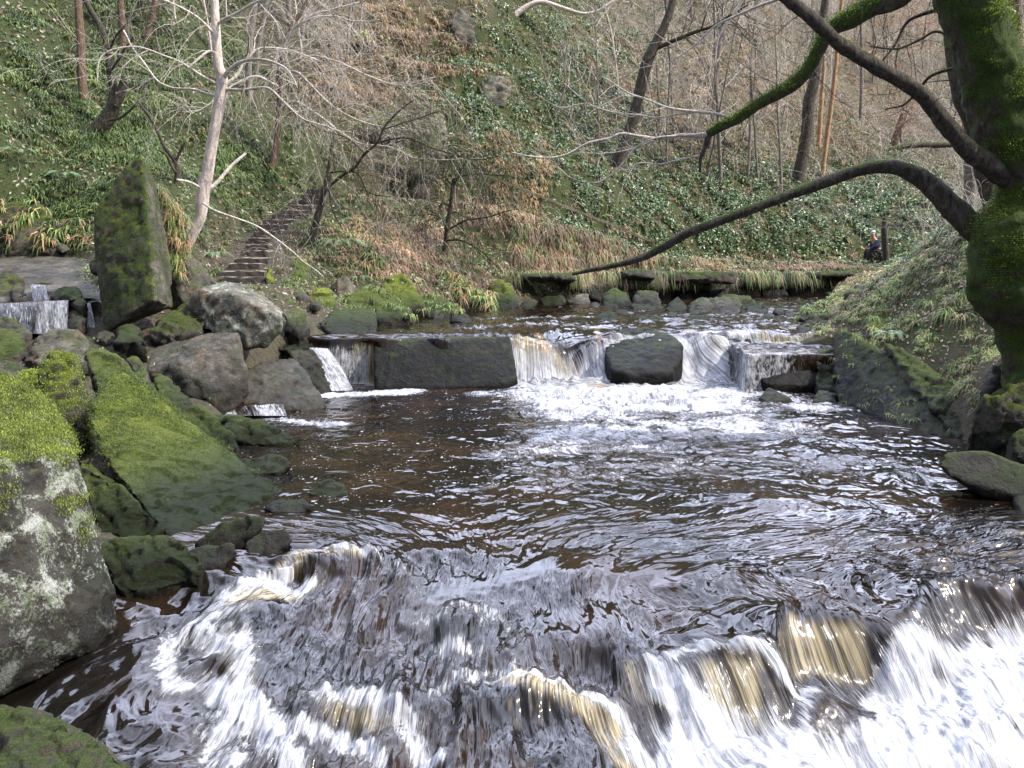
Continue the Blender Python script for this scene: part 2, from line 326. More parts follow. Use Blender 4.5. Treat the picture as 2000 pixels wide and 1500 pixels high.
def poly_near(x, y, pts):
    best = np.full(len(x), 1e9); zz = np.zeros(len(x))
    for a, b in zip(pts[:-1], pts[1:]):
        ex, ey = b.x - a.x, b.y - a.y; wx, wy = x - a.x, y - a.y; t = np.clip((wx * ex + wy * ey) / (ex * ex + ey * ey), 0, 1)
        d = (wx - t * ex) ** 2 + (wy - t * ey) ** 2; z = a.z + t * (b.z - a.z); m = d < best; best = np.where(m, d, best); zz = np.where(m, z, zz)
    return np.sqrt(best), zz
def weir_level(x, y): return .73 * sstep(12.6, 13.3, y)
def ground_h(x, y, fine=True):
    x = np.asarray(x, float); y = np.asarray(y, float)
    z = tps(x, y); sd = river_sd(x, y); P = np.c_[x, y]
    hill = sstep(1.6, 4.5, z - .7)
    z = z + hill * (.9 * fbm(P * .22, 4, 3) + .35 * fbm(P * .9, 4, 11, ridge=True))
    # crags in the middle of the slope
    cr = np.exp(-((x + 2.6 - (y - 27) * .1) / 3.4) ** 2) * sstep(23.5, 25.5, y) * (1 - sstep(33, 38, y))
    st = z / 1.15 + .5 * noise(P * .35, 5); f = st - np.floor(st)
    z = z + cr * (sstep(.25, .75, f) - f) * 1.0
    if fine: z = z + .07 * fbm(P * 3.2, 4, 21) * sstep(0, .6, sd)
    cap = 10.5 + .40 * np.clip(y - 24, 0, 46) + .8 * fbm(P * .3, 3, 77); z = np.where(z > cap - 1.5, cap - 1.5 + 1.5 * (1 - np.exp(-(z - cap + 1.5) / 1.5)), z)
    dp, zp = poly_near(x, y, STA + PATHP[1:]); w = 1 - sstep(.6, 1.5, dp); z = z * (1 - w) + (zp - .06) * w
    wl = weir_level(x, y)
    land = np.maximum(z, wl + .12 * sstep(0, .4, sd) - .05)
    bed = wl - .12 - .5 * sstep(0, .8, -sd) + .05 * fbm(P * 2, 3, 9)
    bed = np.where(y < 7, bed - .5 * sstep(7, 4, y), bed)
    k = sstep(-.25, .12, sd)
    return bed * (1 - k) + land * k
ys = [0.6]
while ys[-1] < 95: ys.append(ys[-1] + max(.035, ys[-1] * .0052 if ys[-1] < 45 else ys[-1] * .012))
ys = np.array(ys); us = np.linspace(-1.15, 1.15, 560)
TY, TU = np.meshgrid(ys, us, indexing='ij'); TXX = TU * (TY + 4)
tz = ground_h(TXX.ravel(), TY.ravel()).reshape(TXX.shape)
def gz(x, y): return ground_h(np.array([x]), np.array([y]))[0]
P2 = np.c_[TXX.ravel(), TY.ravel()]
# image position of every ground vertex, used to lay out kinds of vegetation where the photo has them
def project(V):
    f = V[:, 1] * CT - (V[:, 2] - CAMZ) * ST; d = V[:, 1] * ST + (V[:, 2] - CAMZ) * CT
    f = np.maximum(f, .01); return 1000 + FPX * V[:, 0] / f, 750 - FPX * d / f
def blob(px, py, L):
    o = 0
    for (cx, cy, rx, ry, a) in L: o = o + a * np.exp(-((px - cx) / rx) ** 2 - ((py - cy) / ry) ** 2)
    return o
GREEN = [(700, 470, 90, 70, .6), (900, 500, 120, 60, .45), (1000, 200, 120, 160, .4), (820, 140, 120, 100, .25), (100, 150, 260, 200, 1), (300, 250, 160, 160, .7), (560, 330, 90, 70, .7), (120, 330, 180, 70, .4), (1400, 420, 260, 90, .8), (1150, 370, 120, 80, .4), (1060, 100, 90, 160, .55), (920, 240, 90, 90, .5), (640, 310, 40, 40, .8), (1750, 480, 120, 60, .8), (1800, 600, 120, 80, .7), (950, 350, 80, 30, .6), (750, 460, 60, 60, .5), (1700, 380, 120, 60, .4)]
BROWN = [(800, 90, 110, 110, 1), (700, 60, 80, 60, .8), (1000, 400, 100, 50, .7), (780, 470, 120, 50, .6), (1100, 500, 120, 40, .8), (1450, 530, 200, 20, .7), (1550, 180, 350, 140, .5), (700, 190, 90, 50, .7), (1820, 690, 90, 60, .6), (1400, 60, 200, 100, .5), (1000, 300, 80, 60, .4)]
TV = np.c_[TXX.ravel(), TY.ravel(), tz.ravel()]
gpx, gpy = project(TV)
ggreen = np.clip(blob(gpx, gpy, GREEN) + .22 + .35 * fbm(P2 * .5, 3, 41), 0, 1); gred = np.clip(blob(gpx, gpy, BROWN) + .3 * fbm(P2 * .6, 3, 51), 0, 1)
terrain = tag(mesh_np('ground', TV, grid_faces(*TXX.shape), M['soil'], True, dict(green=ggreen, red=gred)), kind='structure')

def hit(px, py, Y0, win=9):
    """distance at which a line of sight meets the ground"""
    Ys = np.arange(max(6, Y0 - 4), Y0 + win, .1); pts = np.array([list(A(px, py, y)) for y in Ys]); b = pts[:, 2] < ground_h(pts[:, 0], pts[:, 1])
    return float(Ys[np.argmax(b)]) if b.any() else Y0
# ------------------------------------------------------------------ water
def strokes(x, y, L):
    o = np.zeros(len(x))
    for pts, z, r, a in L:
        P = [Zp(px, py, z) for px, py in pts]
        if len(P) == 1: P = P * 2
        d = np.full(len(x), 1e9)
        for p, q in zip(P[:-1], P[1:]):
            ex, ey = q.x - p.x, q.y - p.y; wx, wy = x - p.x, y - p.y; t = np.clip((wx * ex + wy * ey) / (ex * ex + ey * ey + 1e-9), 0, 1)
            d = np.minimum(d, (wx - t * ex) ** 2 + (wy - t * ey) ** 2)
        o = np.maximum(o, a * np.exp(-(d / r ** 2) ** .9))
    return o
FOAM = [([(1015, 752), (1180, 750), (1440, 732)], 0, .5, 1.3), ([(1100, 775), (1400, 762)], 0, .85, 1.25), ([(1130, 800), (1400, 790)], 0, .9, .95), ([(1130, 850), (1250, 840), (1480, 830)], 0, .9, .72), ([(1450, 755), (1580, 790)], 0, .6, .75), ([(1000, 885), (1300, 870)], 0, .45, .55), ([(1100, 930), (1400, 900), (1650, 900)], 0, .8, .38), ([(1000, 890), (1180, 872)], 0, .3, .5), ([(940, 770), (1040, 765)], 0, .3, .7),
        ([(1450, 800), (1600, 850), (1780, 920)], 0, .6, .3), ([(950, 950), (1200, 900), (1450, 890)], 0, .7, .3),
        ([(640, 772), (700, 770), (800, 765)], 0, .26, 1.15), ([(540, 818), (600, 825), (650, 830)], 0, .2, .85), ([(560, 845), (640, 850)], 0, .14, .4),
        ([(920, 640), (1060, 632), (1180, 640)], .73, .5, .55), ([(940, 622), (1150, 620)], .73, .3, .5), ([(900, 655), (1000, 650)], .73, .25, .35), ([(1330, 640), (1420, 625), (1560, 640)], .73, .7, .4), ([(1480, 690), (1600, 686)], .55, .12, .7),
        ([(1210, 650), (1450, 612)], .73, .4, .3), ([(1370, 620), (1600, 600)], .73, .6, .35),
        ([(1500, 760), (1590, 758)], 0, .15, .6),
        ([(560, 1118), (600, 1092), (660, 1082), (725, 1100)], 0, .09, .9), ([(430, 1175), (510, 1140), (590, 1150)], -.05, .13, 1.05), ([(300, 1240), (380, 1200), (470, 1205)], -.1, .14, .7), ([(400, 1250), (470, 1290), (480, 1340)], -.2, .13, .8),
        ([(310, 1290), (320, 1350), (400, 1350), (470, 1380), (540, 1420), (580, 1500)], -.3, .11, .95), ([(640, 1395), (720, 1405), (790, 1440), (850, 1500)], -.38, .12, 1.0), ([(430, 1420), (470, 1500)], -.35, .2, .7), ([(600, 1460), (700, 1490)], -.4, .12, .8),
        ([(740, 1110), (820, 1140), (840, 1190)], 0, .07, .5), ([(830, 1240), (900, 1220), (990, 1250), (1020, 1320), (860, 1330)], -.2, .12, .6), ([(880, 1280), (960, 1290)], -.2, .12, .6),
        ([(970, 1380), (1080, 1365), (1160, 1385), (1220, 1440), (1330, 1480), (1450, 1500)], -.3, .07, .95),
        ([(1290, 1430), (1400, 1480), (1540, 1510)], -.5, .15, 1.3), ([(1720, 1400), (1800, 1360), (1900, 1320), (2050, 1280)], -.5, .15, 1.25), ([(1720, 1500), (1850, 1430), (2050, 1380)], -.6, .24, 1.4), ([(1300, 1360), (1600, 1350)], -.35, .08, .8), ([(1350, 1560), (1700, 1560), (2100, 1500)], -.65, .25, 1.4),
        ([(1850, 1000), (1960, 1040)], 0, .2, .3), ([(1420, 1020), (1500, 1010), (1620, 1030)], 0, .1, .25)]
AMB = [([(560, 1110), (620, 1090), (700, 1100)], 0, .12, .7), ([(470, 1165), (560, 1160)], -.05, .14, .7), ([(450, 1260), (480, 1330)], -.2, .15, .4), ([(1010, 1370), (1100, 1380), (1180, 1400), (1230, 1460)], -.3, .12, .8), ([(660, 1420), (760, 1440)], -.38, .12, .5),
       ([(1030, 700), (1100, 705), (1180, 720)], .35, .26, .95), ([(1345, 690), (1400, 700)], .35, .2, .6)]
ORG = [([(1050, 680), (1100, 715)], .45, .15, .9), ([(1120, 720), (1180, 735)], .2, .16, .9), ([(1165, 680), (1175, 720)], .4, .09, .9), ([(1345, 690), (1350, 705)], .4, .1, .7)]
def crest_y(x):
    y = 4.28 + .36 * sstep(1.45, 1.8, x) + .42 * sstep(2.5, 3.0, x) + .25 * (x - .7) * 0
    return y + .05 * np.sin(x * 5) + .16 * noise(np.c_[x * 1.9, x * 0], 61) + .06 * noise(np.c_[x * 6, x * 0], 62)
hump = [(*Zp(650, 1105, 0)[:2], .30, .20, .17), (*Zp(1540, 985, 0)[:2], .42, .24, .11), (*Zp(760, 1150, -.1)[:2], .25, .25, .10), (*Zp(520, 1165, 0)[:2], .22, .16, .08), (*Zp(1130, 1120, 0)[:2], .3, .2, .06), (*Zp(1350, 1130, 0)[:2], .35, .2, .06),
        (*Zp(1120, 1240, -.1)[:2], .25, .18, .10), (*Zp(1000, 1300, -.2)[:2], .2, .15, .08), (*Zp(1450, 1230, -.1)[:2], .25, .15, .06), (*Zp(1100, 1390, -.3)[:2], .3, .12, .16), (*Zp(450, 1290, -.2)[:2], .2, .2, .10), (*Zp(700, 1420, -.4)[:2], .25, .12, .13), (*Zp(540, 1420, -.4)[:2], .2, .15, .1),
        (*Zp(1600, 1430, -.5)[:2], .17, .3, .16), (*Zp(900, 1240, -.2)[:2], .2, .12, .08), (*Zp(880, 1420, -.4)[:2], .2, .14, .08), (*Zp(980, 1470, -.5)[:2], .25, .12, .08), (*Zp(850, 1080, 0)[:2], .22, .12, .05)]
def water_fields(x, y):
    P = np.c_[x, y]
    n1 = fbm(P * .9, 3, 71)
    # base level
    lev = np.zeros(len(x))
    wy = 12.72 + .10 * noise(P * np.array([1.3, .2]), 5) + .16 * np.exp(-((x - .85) / .3) ** 2) + .06 * np.sin(x * 7)
    wy = np.where(x > 3.6, 13.45, wy)
    dw = y - wy
    run = np.where(x < -1, .12, np.where(x > 3.6, .14, .62))
    up = sstep(0, 1, dw / run)
    top = .73 - .13 * np.exp(-((x - .8) / .55) ** 2) * np.exp(-((y - 13.4) / .4) ** 2)
    ledge = np.where(x > 3.6, .56 * sstep(12.1, 12.2, y), 0)
    lev = np.maximum(up * top, 0); lev = np.maximum(lev, ledge)
    # rapids going down towards the viewer
    R1 = sstep(.3, .8, x); cy = crest_y(x); yy = y + .10 * n1
    left = -.30 * sstep(5.5, 3.7, yy) - .18 * sstep(4.2, 2.2, yy)
    rgt = -.06 * sstep(cy + 1.1, cy, yy) - (.30 + .12 * noise(P * 1.7, 63)) * sstep(cy + .10, cy - .36 - .12 * noise(P * 1.5, 64), yy) - .3 * sstep(cy - .2, cy - 1.8, yy)
    lev = lev + left * (1 - R1) + rgt * R1
    hh = np.zeros(len(x)); hm = np.zeros(len(x))
    for hx, hy, rx, ry, a in hump:
        e = np.exp(-((x - hx) / rx) ** 2 - ((y - hy) / np.where(y < hy, ry * .8, ry * 1.5)) ** 2); hh += a * e * .6; hm = np.maximum(hm, e)
    lev = lev + hh
    # far right side fall beside the bank
    sf = sstep(3.0, 3.5, x) * (1 - sstep(5.62, 5.78, y - (x - 3.5) * -.25)) * sstep(4.8, 5.2, y)
    fx = x + .11 * fbm(P * 2.2, 3, 131) * 1.6; fy = y + .11 * fbm(P * 2.2, 3, 132) * 1.6; foam = strokes(fx, fy, FOAM) * (1 + .85 * fbm(P * 3.3, 4, 133)); amber = strokes(x, y, AMB); org = strokes(x, y, ORG)
    fallR = R1 * sstep(cy + .10, cy - .10, yy + .08 * fbm(np.c_[x * 7, y * 2], 2, 66)) * (1 - sstep(.42, .62, cy - yy))
    band = .5 + .9 * fbm(np.c_[x * 3.2, y * .3], 3, 33)
    trail = np.exp(-((x - 1.7 - (y - 9) * .0) / 1.7) ** 2) * sstep(6.3, 8.5, y) * (y < 12.6); foam = np.maximum(foam, trail * (.30 + .6 * fbm(np.c_[x * 1.5, y * 1.0], 4, 139)))
    foam = np.maximum(foam, (.06 + .55 * fbm(P * 1.6, 4, 137)) * sstep(5.6, 4.9, y)); foam = np.maximum(foam, fallR * (.14 + .47 * band + .25 * sstep(.2, .5, cy - yy))); amber = np.maximum(amber, fallR * np.clip(.1 + 1.5 * fbm(np.c_[x * 2.6, y * .8], 3, 37) + .1, 0, .55) * (1 - sstep(.2, .42, cy - yy)))
    aw = ((dw > -.08) & (dw < run * .9)).astype(float) * (x > -3.6) * (x < 3.55)
    fallW = aw * (1 - sstep(.55, .95, dw / run))
    foam = np.maximum(foam, fallW * np.where(x < -1, .25 + .5 * (x < -2.3), np.where(x > 2.3, 1.05, (.42 + .45 * (x < .45))) * (1.15 - .45 * sstep(.3, .9, dw / run)) + .35 * fbm(np.c_[x * 4, y * .6], 3, 141))); 
    foam = np.maximum(foam, .62 * (x > 3.6) * ((dw > -.06) & (dw < .14)))
    amber = np.maximum(amber, fallW * (x < -1) * (np.abs(x + 2.4) < .18) * .9)
    amber = np.maximum(amber, .6 * (x > 4.05) * ((dw > -.06) & (dw < .14)))
    fall = np.clip(fallR + fallW, 0, 1)
    # chop
    pool = sstep(5.0, 6.6, yy) * (1 - sstep(12.3, 12.7, y)); upper = sstep(12.9, 13.5, y)
    turb = np.exp(-((x - 1.3) / 1.8) ** 2) * np.exp(-((y - 11.8) / 1.6) ** 2) * (y < 12.8)
    ampl = .018 * pool + .014 * upper * (1 + sstep(0, 2, x)) + .036 * (1 - pool) * (1 - upper) + .02 * np.clip(foam, 0, 1) + .03 * turb
    ampl *= .45 + .55 * sstep(-3.2, -1.2, x) + .5 * sstep(.5, 3, x) * pool
    gl = strokes(x, y, [([(840, 1165), (980, 1140), (1100, 1110)], -.05, .26, .95), ([(1190, 1140), (1330, 1130)], -.05, .2, .85), ([(1100, 1210), (1200, 1250)], -.1, .2, .5), ([(1450, 1060), (1620, 1100), (1750, 1180)], -.05, .35, .35), ([(850, 1070)], 0, .2, .5)])
    ampl *= 1 - gl
    wf = 1 - .8 * fallR; wx = x + wf * (.14 * noise(P * 2.1, 81)) + .3 * noise(P * np.array([.6, .3]), 83); wyy = y + wf * .14 * noise(P * 2.1, 82)
    # flow turns to the lower right in the rapids
    ang = .38 * (1 - pool) * sstep(-.5, 1, x) - .55 * (1 - pool) * sstep(0, -1.6, x); ca, sa = np.cos(ang), np.sin(ang)
    t = wx * ca + wyy * sa; s = -wx * sa + wyy * ca
    q = np.c_[t * 2.2, s * (2.2 - .45 * (1 - pool) * (1 - upper))]
    calm = sstep(-.25, .35, fbm(P * np.array([.7, 1.0]), 3, 151)) * pool + (1 - pool)
    h = .75 * fbm(q * .8, 4, 91, .42) * 1.6 + .45 * fbm(q * 1.5 + 9, 3, 97, .45, ridge=True)
    h = h * ampl * (.35 + .65 * calm) * 2.6
    rock = np.clip(foam, 0, 1.2) * (.020 * fbm(P * 14, 3, 101) + .035 * fbm(P * 5, 3, 102, ridge=True))
    z = lev + h * (1 - .75 * fallR) * (1 - .85 * fallW) * (1 - .35 * pool - .25 * pool * sstep(1.2, -.8, x)) + rock
    z = z + fallR * .03 * fbm(np.c_[t * 9, s * 1.1], 3, 103) + fallW * .05 * fbm(np.c_[x * 7, y * .5], 3, 105)
    z = z + .16 * np.clip(turb * foam, 0, 1) * (.3 + fbm(P * 2.5, 3, 107)) 
    speck = np.clip(pool * (np.exp(-((x + .9) / 2.2) ** 2) + .35) * (.8 * sstep(5.5, 7, y) + .2), 0, 1) + .7 * upper * np.exp(-((x + 1.5) / 1.6) ** 2)
    chop = .4 + 1.6 * np.clip(ampl / .05, 0, 1) ** 1; chop = chop * (1 - .6 * gl)
    flow = np.c_[t, s - z * 1.1, np.zeros(len(x))]
    return z, foam, amber, org, speck, fall, chop, flow
wys = [1.7]
while wys[-1] < 28.5:
    y = wys[-1]; wys.append(y + (.012 if y < 5.6 else .016 if y < 8 else .024 if y < 12.0 else .011 if y < 13.7 else .04 if y < 18 else .07))
wys = np.array(wys); wus = np.linspace(-.86, .86, 820)
WY, WU = np.meshgrid(wys, wus, indexing='ij'); WX = WU * (WY + 1.0)
# the upper reach bends away to the right behind the bank: let the sheet follow
WX = WX + sstep(17, 26, WY) * (WY - 17) * .35 * (WU > 0) * WU
wx, wy_ = WX.ravel(), WY.ravel()
wz, foam, amber, org, speck, fall, chop, flow = water_fields(wx, wy_)
WF = grid_faces(*WX.shape); wsd = river_sd(wx, wy_); keep = (wsd[WF] < .45).any(1); WF = WF[keep]
used, inv = np.unique(WF, return_inverse=True); WF = inv.reshape(-1, 4)
river = tag(mesh_np('river_water', np.c_[wx, wy_, wz][used], WF, M['water'], True, {k: v[used] for k, v in dict(foam=foam, amber=amber, orange=org, speck=speck, fall=fall, chop=chop, flow=flow).items()}), kind='structure')
def curtain(lip, foot, foam, amber=0., back=.5, ns=90, seed=1):
    L = [np.array(A(*p)) for p in lip]; Fo = [np.array(A(*p)) for p in foot]; f = lambda Q, s: np.array([np.interp(s, np.linspace(0, 1, len(Q)), [q[i] for q in Q]) for i in range(3)]).T
    s = np.linspace(0, 1, ns); a = f(L, s); b = f(Fo, s); rows = []; tt = []
    for t in np.linspace(-1, 0, 8): rows.append(a + np.array([0, back, .02]) * -t); tt.append(t * back)
    for t in np.linspace(0, 1, 34)[1:]: q = a + (b - a) * t; q[:, 2] = a[:, 2] + (b[:, 2] - a[:, 2]) * (t ** 1.5 * .75 + t * .25); rows.append(q); tt.append(t * np.linalg.norm(b - a, axis=1).mean())
    V = np.array(rows); nr = len(V); T = np.repeat(np.array(tt), ns); X = np.tile(s * np.linalg.norm(L[-1] - L[0]), nr); V = V.reshape(-1, 3)
    d = fbm(np.c_[X * 8, T * 1.2], 3, seed); V[:, 1] -= .035 * d * (T > 0); V[:, 2] += .012 * d
    fl = (T > -.05).astype(float); g0 = fbm(np.c_[X * 3.5, T * .4], 2, seed + 3); fo = np.clip(foam * (.25 + .75 * fl) + .6 * g0 * fl, 0, 1.3); am = np.clip(amber + g0, 0, 1) * (amber > 0) * fl
    o = mesh_np('waterfall', V, grid_faces(nr, ns), M['water'], True, dict(foam=fo, amber=am, orange=X * 0, speck=X * 0, fall=fl, chop=X * 0 + .7, flow=np.c_[X, -T, X * 0])); o['kind'] = 'structure'; return o
curtain([(-80, 596, 12.0), (60, 590, 11.9), (134, 587, 11.75)], [(-80, 655, 11.45), (60, 652, 11.4), (134, 652, 11.3)], .62, 0, .9, seed=5)
curtain([(158, 592, 12.1), (176, 592, 12.1)], [(164, 642, 11.8), (186, 640, 11.8)], .75, 0, .4, 30, 9)
curtain([(60, 556, 12.9), (88, 558, 12.8)], [(66, 588, 12.4), (96, 586, 12.3)], .8, 0, .3, 30, 11)
curtain([(398, 790, 10.2), (470, 793, 10.3), (552, 790, 10.5)], [(420, 812, 10.0), (480, 812, 10.1), (560, 812, 10.2)], .55, 0, .5, 60, 13)
curtain([(604, 680, 12.7), (640, 682, 12.7)], [(648, 764, 12.0), (690, 762, 12.0)], 1.0, 0, .3, 40, 15)
# ------------------------------------------------------------------ rocks
def rock(label, pts, depth=.6, moss=.3, lichen=.2, wet=0., tone=1., yellow=.3, wet_z=0., top=.1, cat='boulder', name='boulder', sink=.35, shrink=.8, amp=1., strata=0., res=1., group=None, seed=None, lift=0., auto=None, snap=None):
    if auto:
        wl_, dd_ = auto; ym = max(p[1] for p in pts); yn = min(p[1] for p in pts); pts = [(p[0], p[1], Zp(p[0], ym, wl_).y + (ym - p[1]) / (ym - yn) * dd_) for p in pts]
    if snap is not None:
        q = max(pts, key=lambda p: p[1]); cx = sum(p[0] for p in pts) / len(pts); dl = hit(cx, q[1], q[2]) - q[2] - snap; pts = [(p[0], p[1], p[2] + dl) for p in pts]
    pts = [A(*p) if len(p) == 3 else Zp(p[0], p[1], p[3]) for p in pts]
    c = sum(pts, Vector()) / len(pts); allp = list(pts); zs = sorted(p.z for p in pts); zmid = (zs[0] + zs[-1]) / 2
    for p in pts:
        k = (p.y + depth) / p.y; cc = c * ((c.y + depth) / c.y)
        q = Vector((p.x * k, p.y * k, CAMZ + (p.z - CAMZ) * k)); cz = CAMZ + (c.z - CAMZ) * ((c.y + depth) / c.y)
        allp.append(Vector((cc.x + (q.x - cc.x) * shrink, q.y, cz + (q.z - cz) * shrink - .02 + lift)))
        if p.z < zmid: allp.append(p + Vector((0, .02, -sink)))
    bm = bmesh.new()
    for p in allp: bm.verts.new(p)
    r = bmesh.ops.convex_hull(bm, input=bm.verts)
    bmesh.ops.delete(bm, geom=list({e for e in r['geom_interior'] + r['geom_unused'] if isinstance(e, bmesh.types.BMVert)}), context='VERTS')
    me = bpy.data.meshes.new('tmp'); bm.to_mesh(me); bm.free()
    o = bpy.data.objects.new('tmp', me); COL.objects.link(o)
    D = (c.length); vs = max(.011, D * .0032) * res
    m = o.modifiers.new('r', 'REMESH'); m.mode = 'VOXEL'; m.voxel_size = vs; m.use_smooth_shade = True
    m = o.modifiers.new('s', 'SMOOTH'); m.iterations = 1; m.factor = .5
    dg = bpy.context.evaluated_depsgraph_get(); ev = o.evaluated_get(dg); me2 = bpy.data.meshes.new_from_object(ev)
    bpy.data.objects.remove(o); bpy.data.meshes.remove(me)
    n = len(me2.vertices); V = np.empty(n * 3, np.float32); me2.vertices.foreach_get('co', V); V = V.reshape(-1, 3).astype(float)
    Nn = np.empty(n * 3, np.float32); me2.vertex_normals.foreach_get('vector', Nn) if hasattr(me2, 'vertex_normals') else me2.vertices.foreach_get('normal', Nn); Nn = Nn.reshape(-1, 3)
    size = float(np.linalg.norm(V.max(0) - V.min(0))); sd_ = seed if seed is not None else (abs(hash_str(label)) % 900)
    a = amp * min(size, 1.6)
    d = .034 * a * fbm(V * 1.6 / max(size, .5) * 2, 3, sd_) + .026 * a * fbm(V * 4.5, 4, sd_ + 3, ridge=True) + .011 * a * fbm(V * 15, 3, sd_ + 5)
    # plucked chips: stepped noise
    ch = fbm(V * 3.1, 2, sd_ + 9); d = d - .030 * a * sstep(.18, .22, ch) - .014 * a * sstep(.1, .13, fbm(V * 6.3, 2, sd_ + 12)) - .02 * a * sstep(.05, .0, np.abs(fbm(V * 1.7, 3, sd_ + 20)))
    if strata:
        q = V[:, 2] * (9 / max(strata, .3)) + .8 * noise(V * 1.1, sd_); f = q - np.floor(q); d = d - .035 * strata * (sstep(.0, .12, f) * sstep(.35, .12, f))
    V = V + Nn * d[:, None]
    base = V.mean(0); base[2] = V[:, 2].min(); me2.vertices.foreach_set('co', (V - base).astype(np.float32).ravel()); me2.update()
    me2.materials.clear(); me2.materials.append(M['rock']); me2.polygons.foreach_set('use_smooth', np.full(len(me2.polygons), True)); me2.name = name
    o = bpy.data.objects.new(name, me2); o.location = base.tolist(); COL.objects.link(o)
    for k, v in dict(moss=moss, lichen=lichen, wet=wet, tone=tone, yellow=yellow, wet_z=wet_z, top=top).items(): o[k] = float(v)
    tag(o, label, cat, group); ROCKS.append((o, V, Nn)); return o
def hash_str(s):
    h = 7
    for ch in s: h = (h * 31 + ord(ch)) & 0xffffff
    return h
ROCKS = []; U = .73
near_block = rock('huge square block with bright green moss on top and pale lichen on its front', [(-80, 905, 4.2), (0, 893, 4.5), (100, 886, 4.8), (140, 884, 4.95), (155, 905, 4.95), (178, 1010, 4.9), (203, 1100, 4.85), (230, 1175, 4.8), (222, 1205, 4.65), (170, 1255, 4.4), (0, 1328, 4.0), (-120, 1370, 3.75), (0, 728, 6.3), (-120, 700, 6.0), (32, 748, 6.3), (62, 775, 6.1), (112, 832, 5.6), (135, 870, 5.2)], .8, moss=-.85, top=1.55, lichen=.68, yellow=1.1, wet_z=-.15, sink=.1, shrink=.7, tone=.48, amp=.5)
rock('dark rounded rock with thin moss in the bottom left corner of the river', [(-120, 1375, 3.9), (0, 1372, 3.85), (90, 1400, 3.75), (190, 1440, 3.6), (270, 1500, 3.4), (330, 1600, 3.2), (0, 1600, 3.1), (-120, 1600, 3.2)], .3, moss=.2, lichen=.45, wet=.35, wet_z=-.6, amp=.8)
rock('low dark mossy boulder between the big square block and the water', [(186, 1062, 5.9), (260, 1048, 6.0), (330, 1048, 6.0), (352, 1064, 5.9), (400, 1092, 5.6), (388, 1122, 5.3), (300, 1152, 5.05), (225, 1152, 5.0), (200, 1105, 5.3)], .4, moss=.42, wet_z=-.05, tone=.6, auto=(-0.02, 0.35))
slab = rock('long diagonal mossy slab sliding down into the pool, yellow green at its upper end', [(212, 738, 8.0), (243, 728, 8.1), (300, 768, 7.9), (400, 852, 7.6), (480, 930, 7.2), (555, 962, 7.0), (568, 985, 6.8), (500, 1002, 6.6), (440, 1035, 6.2), (375, 1058, 5.85), (330, 1046, 5.85), (260, 965, 6.15), (192, 875, 6.6), (172, 800, 7.2)], .5, moss=.5, lichen=.0, yellow=.8, wet_z=.0, tone=.7, amp=.6)
rock('mossy wedge tucked under the long diagonal slab', [(152, 888, 6.4), (190, 918, 6.3), (255, 968, 6.2), (322, 1030, 6.0), (305, 1048, 5.9), (200, 1048, 5.85), (175, 1010, 5.9)], .4, moss=.5, yellow=.7, tone=.7, auto=(0, 0.5))
rock('upright stone with a bare grey head and a mossy yellow green lower half', [(100, 688, 8.0), (118, 683, 8.0), (146, 688, 8.0), (165, 760, 7.9), (172, 850, 7.6), (140, 872, 7.3), (88, 790, 7.5), (75, 735, 7.8)], .5, moss=.42, lichen=.3, yellow=.9, wet_z=.2, tone=.9)
rock('mossy leaning stone just behind the upper tip of the long diagonal slab', [(163, 685, 8.9), (190, 675, 9.0), (245, 708, 8.8), (285, 760, 8.5), (230, 775, 8.2), (185, 745, 8.4)], .5, moss=.45, lichen=.3, wet_z=.3)
rock('pale rounded flat boulder below the small waterfall at the left', [(42, 700, 10.0), (60, 665, 10.4), (110, 643, 10.8), (152, 645, 10.6), (184, 676, 10.2), (160, 705, 9.8), (70, 710, 9.7)], .5, moss=.05, lichen=.3, wet_z=.5, tone=1.2)
rock('small mossy square stone at the left edge below the small waterfall', [(-40, 650, 10.9), (10, 643, 11), (45, 655, 10.6), (52, 680, 10.3), (30, 698, 10.1), (-40, 700, 10)], .5, moss=.4, wet_z=.5, tone=.7)
rock('wet brown stone in front of the left half of the small waterfall', [(-60, 622, 11.5), (20, 616, 11.5), (50, 632, 11.3), (62, 655, 11.0), (-60, 662, 10.9)], .3, moss=.1, wet=.5, wet_z=.6)
rock('dark wet step behind the curtain of the left waterfall', [(-120, 597, 12.25), (60, 593, 12.15), (134, 590, 12.0), (136, 660, 11.6), (-120, 665, 11.75)], .8, moss=.1, lichen=-.2, tone=.4, wet=.8, wet_z=.6, amp=.4)
rock('tall upright slab of mossy rock standing by the left stream, highest of the boulders', [(181, 418, 11.9), (205, 375, 12.1), (235, 336, 12.1), (266, 304, 12.1), (276, 296, 12.0), (292, 345, 12.0), (297, 400, 11.8), (297, 470, 11.55), (303, 586, 11.15), (255, 612, 11.2), (205, 652, 11.4), (196, 600, 11.5), (195, 560, 11.6), (184, 500, 11.8), (338, 600, 11.9), (330, 500, 12.3), (318, 430, 12.6), (300, 345, 12.8)], .35, moss=.64, lichen=.3, yellow=.45, wet_z=.7, tone=1.3, sink=.0, amp=.45, shrink=.85)
rock('broken ledge of rock behind the tall upright slab, grass hanging over it', [(302, 360, 12.9), (345, 405, 13.1), (366, 440, 13.2), (372, 500, 13), (352, 560, 12.8), (315, 560, 12.9), (305, 450, 13)], .6, moss=.35, lichen=.4, wet_z=.7, yellow=.3, strata=1.)
rock('grey slanting slab behind the tall upright slab', [(345, 500, 13.4), (372, 498, 13.5), (425, 552, 13.2), (400, 592, 12.7), (350, 592, 12.7), (336, 540, 12.9)], .5, moss=.12, lichen=.3, wet_z=.7)
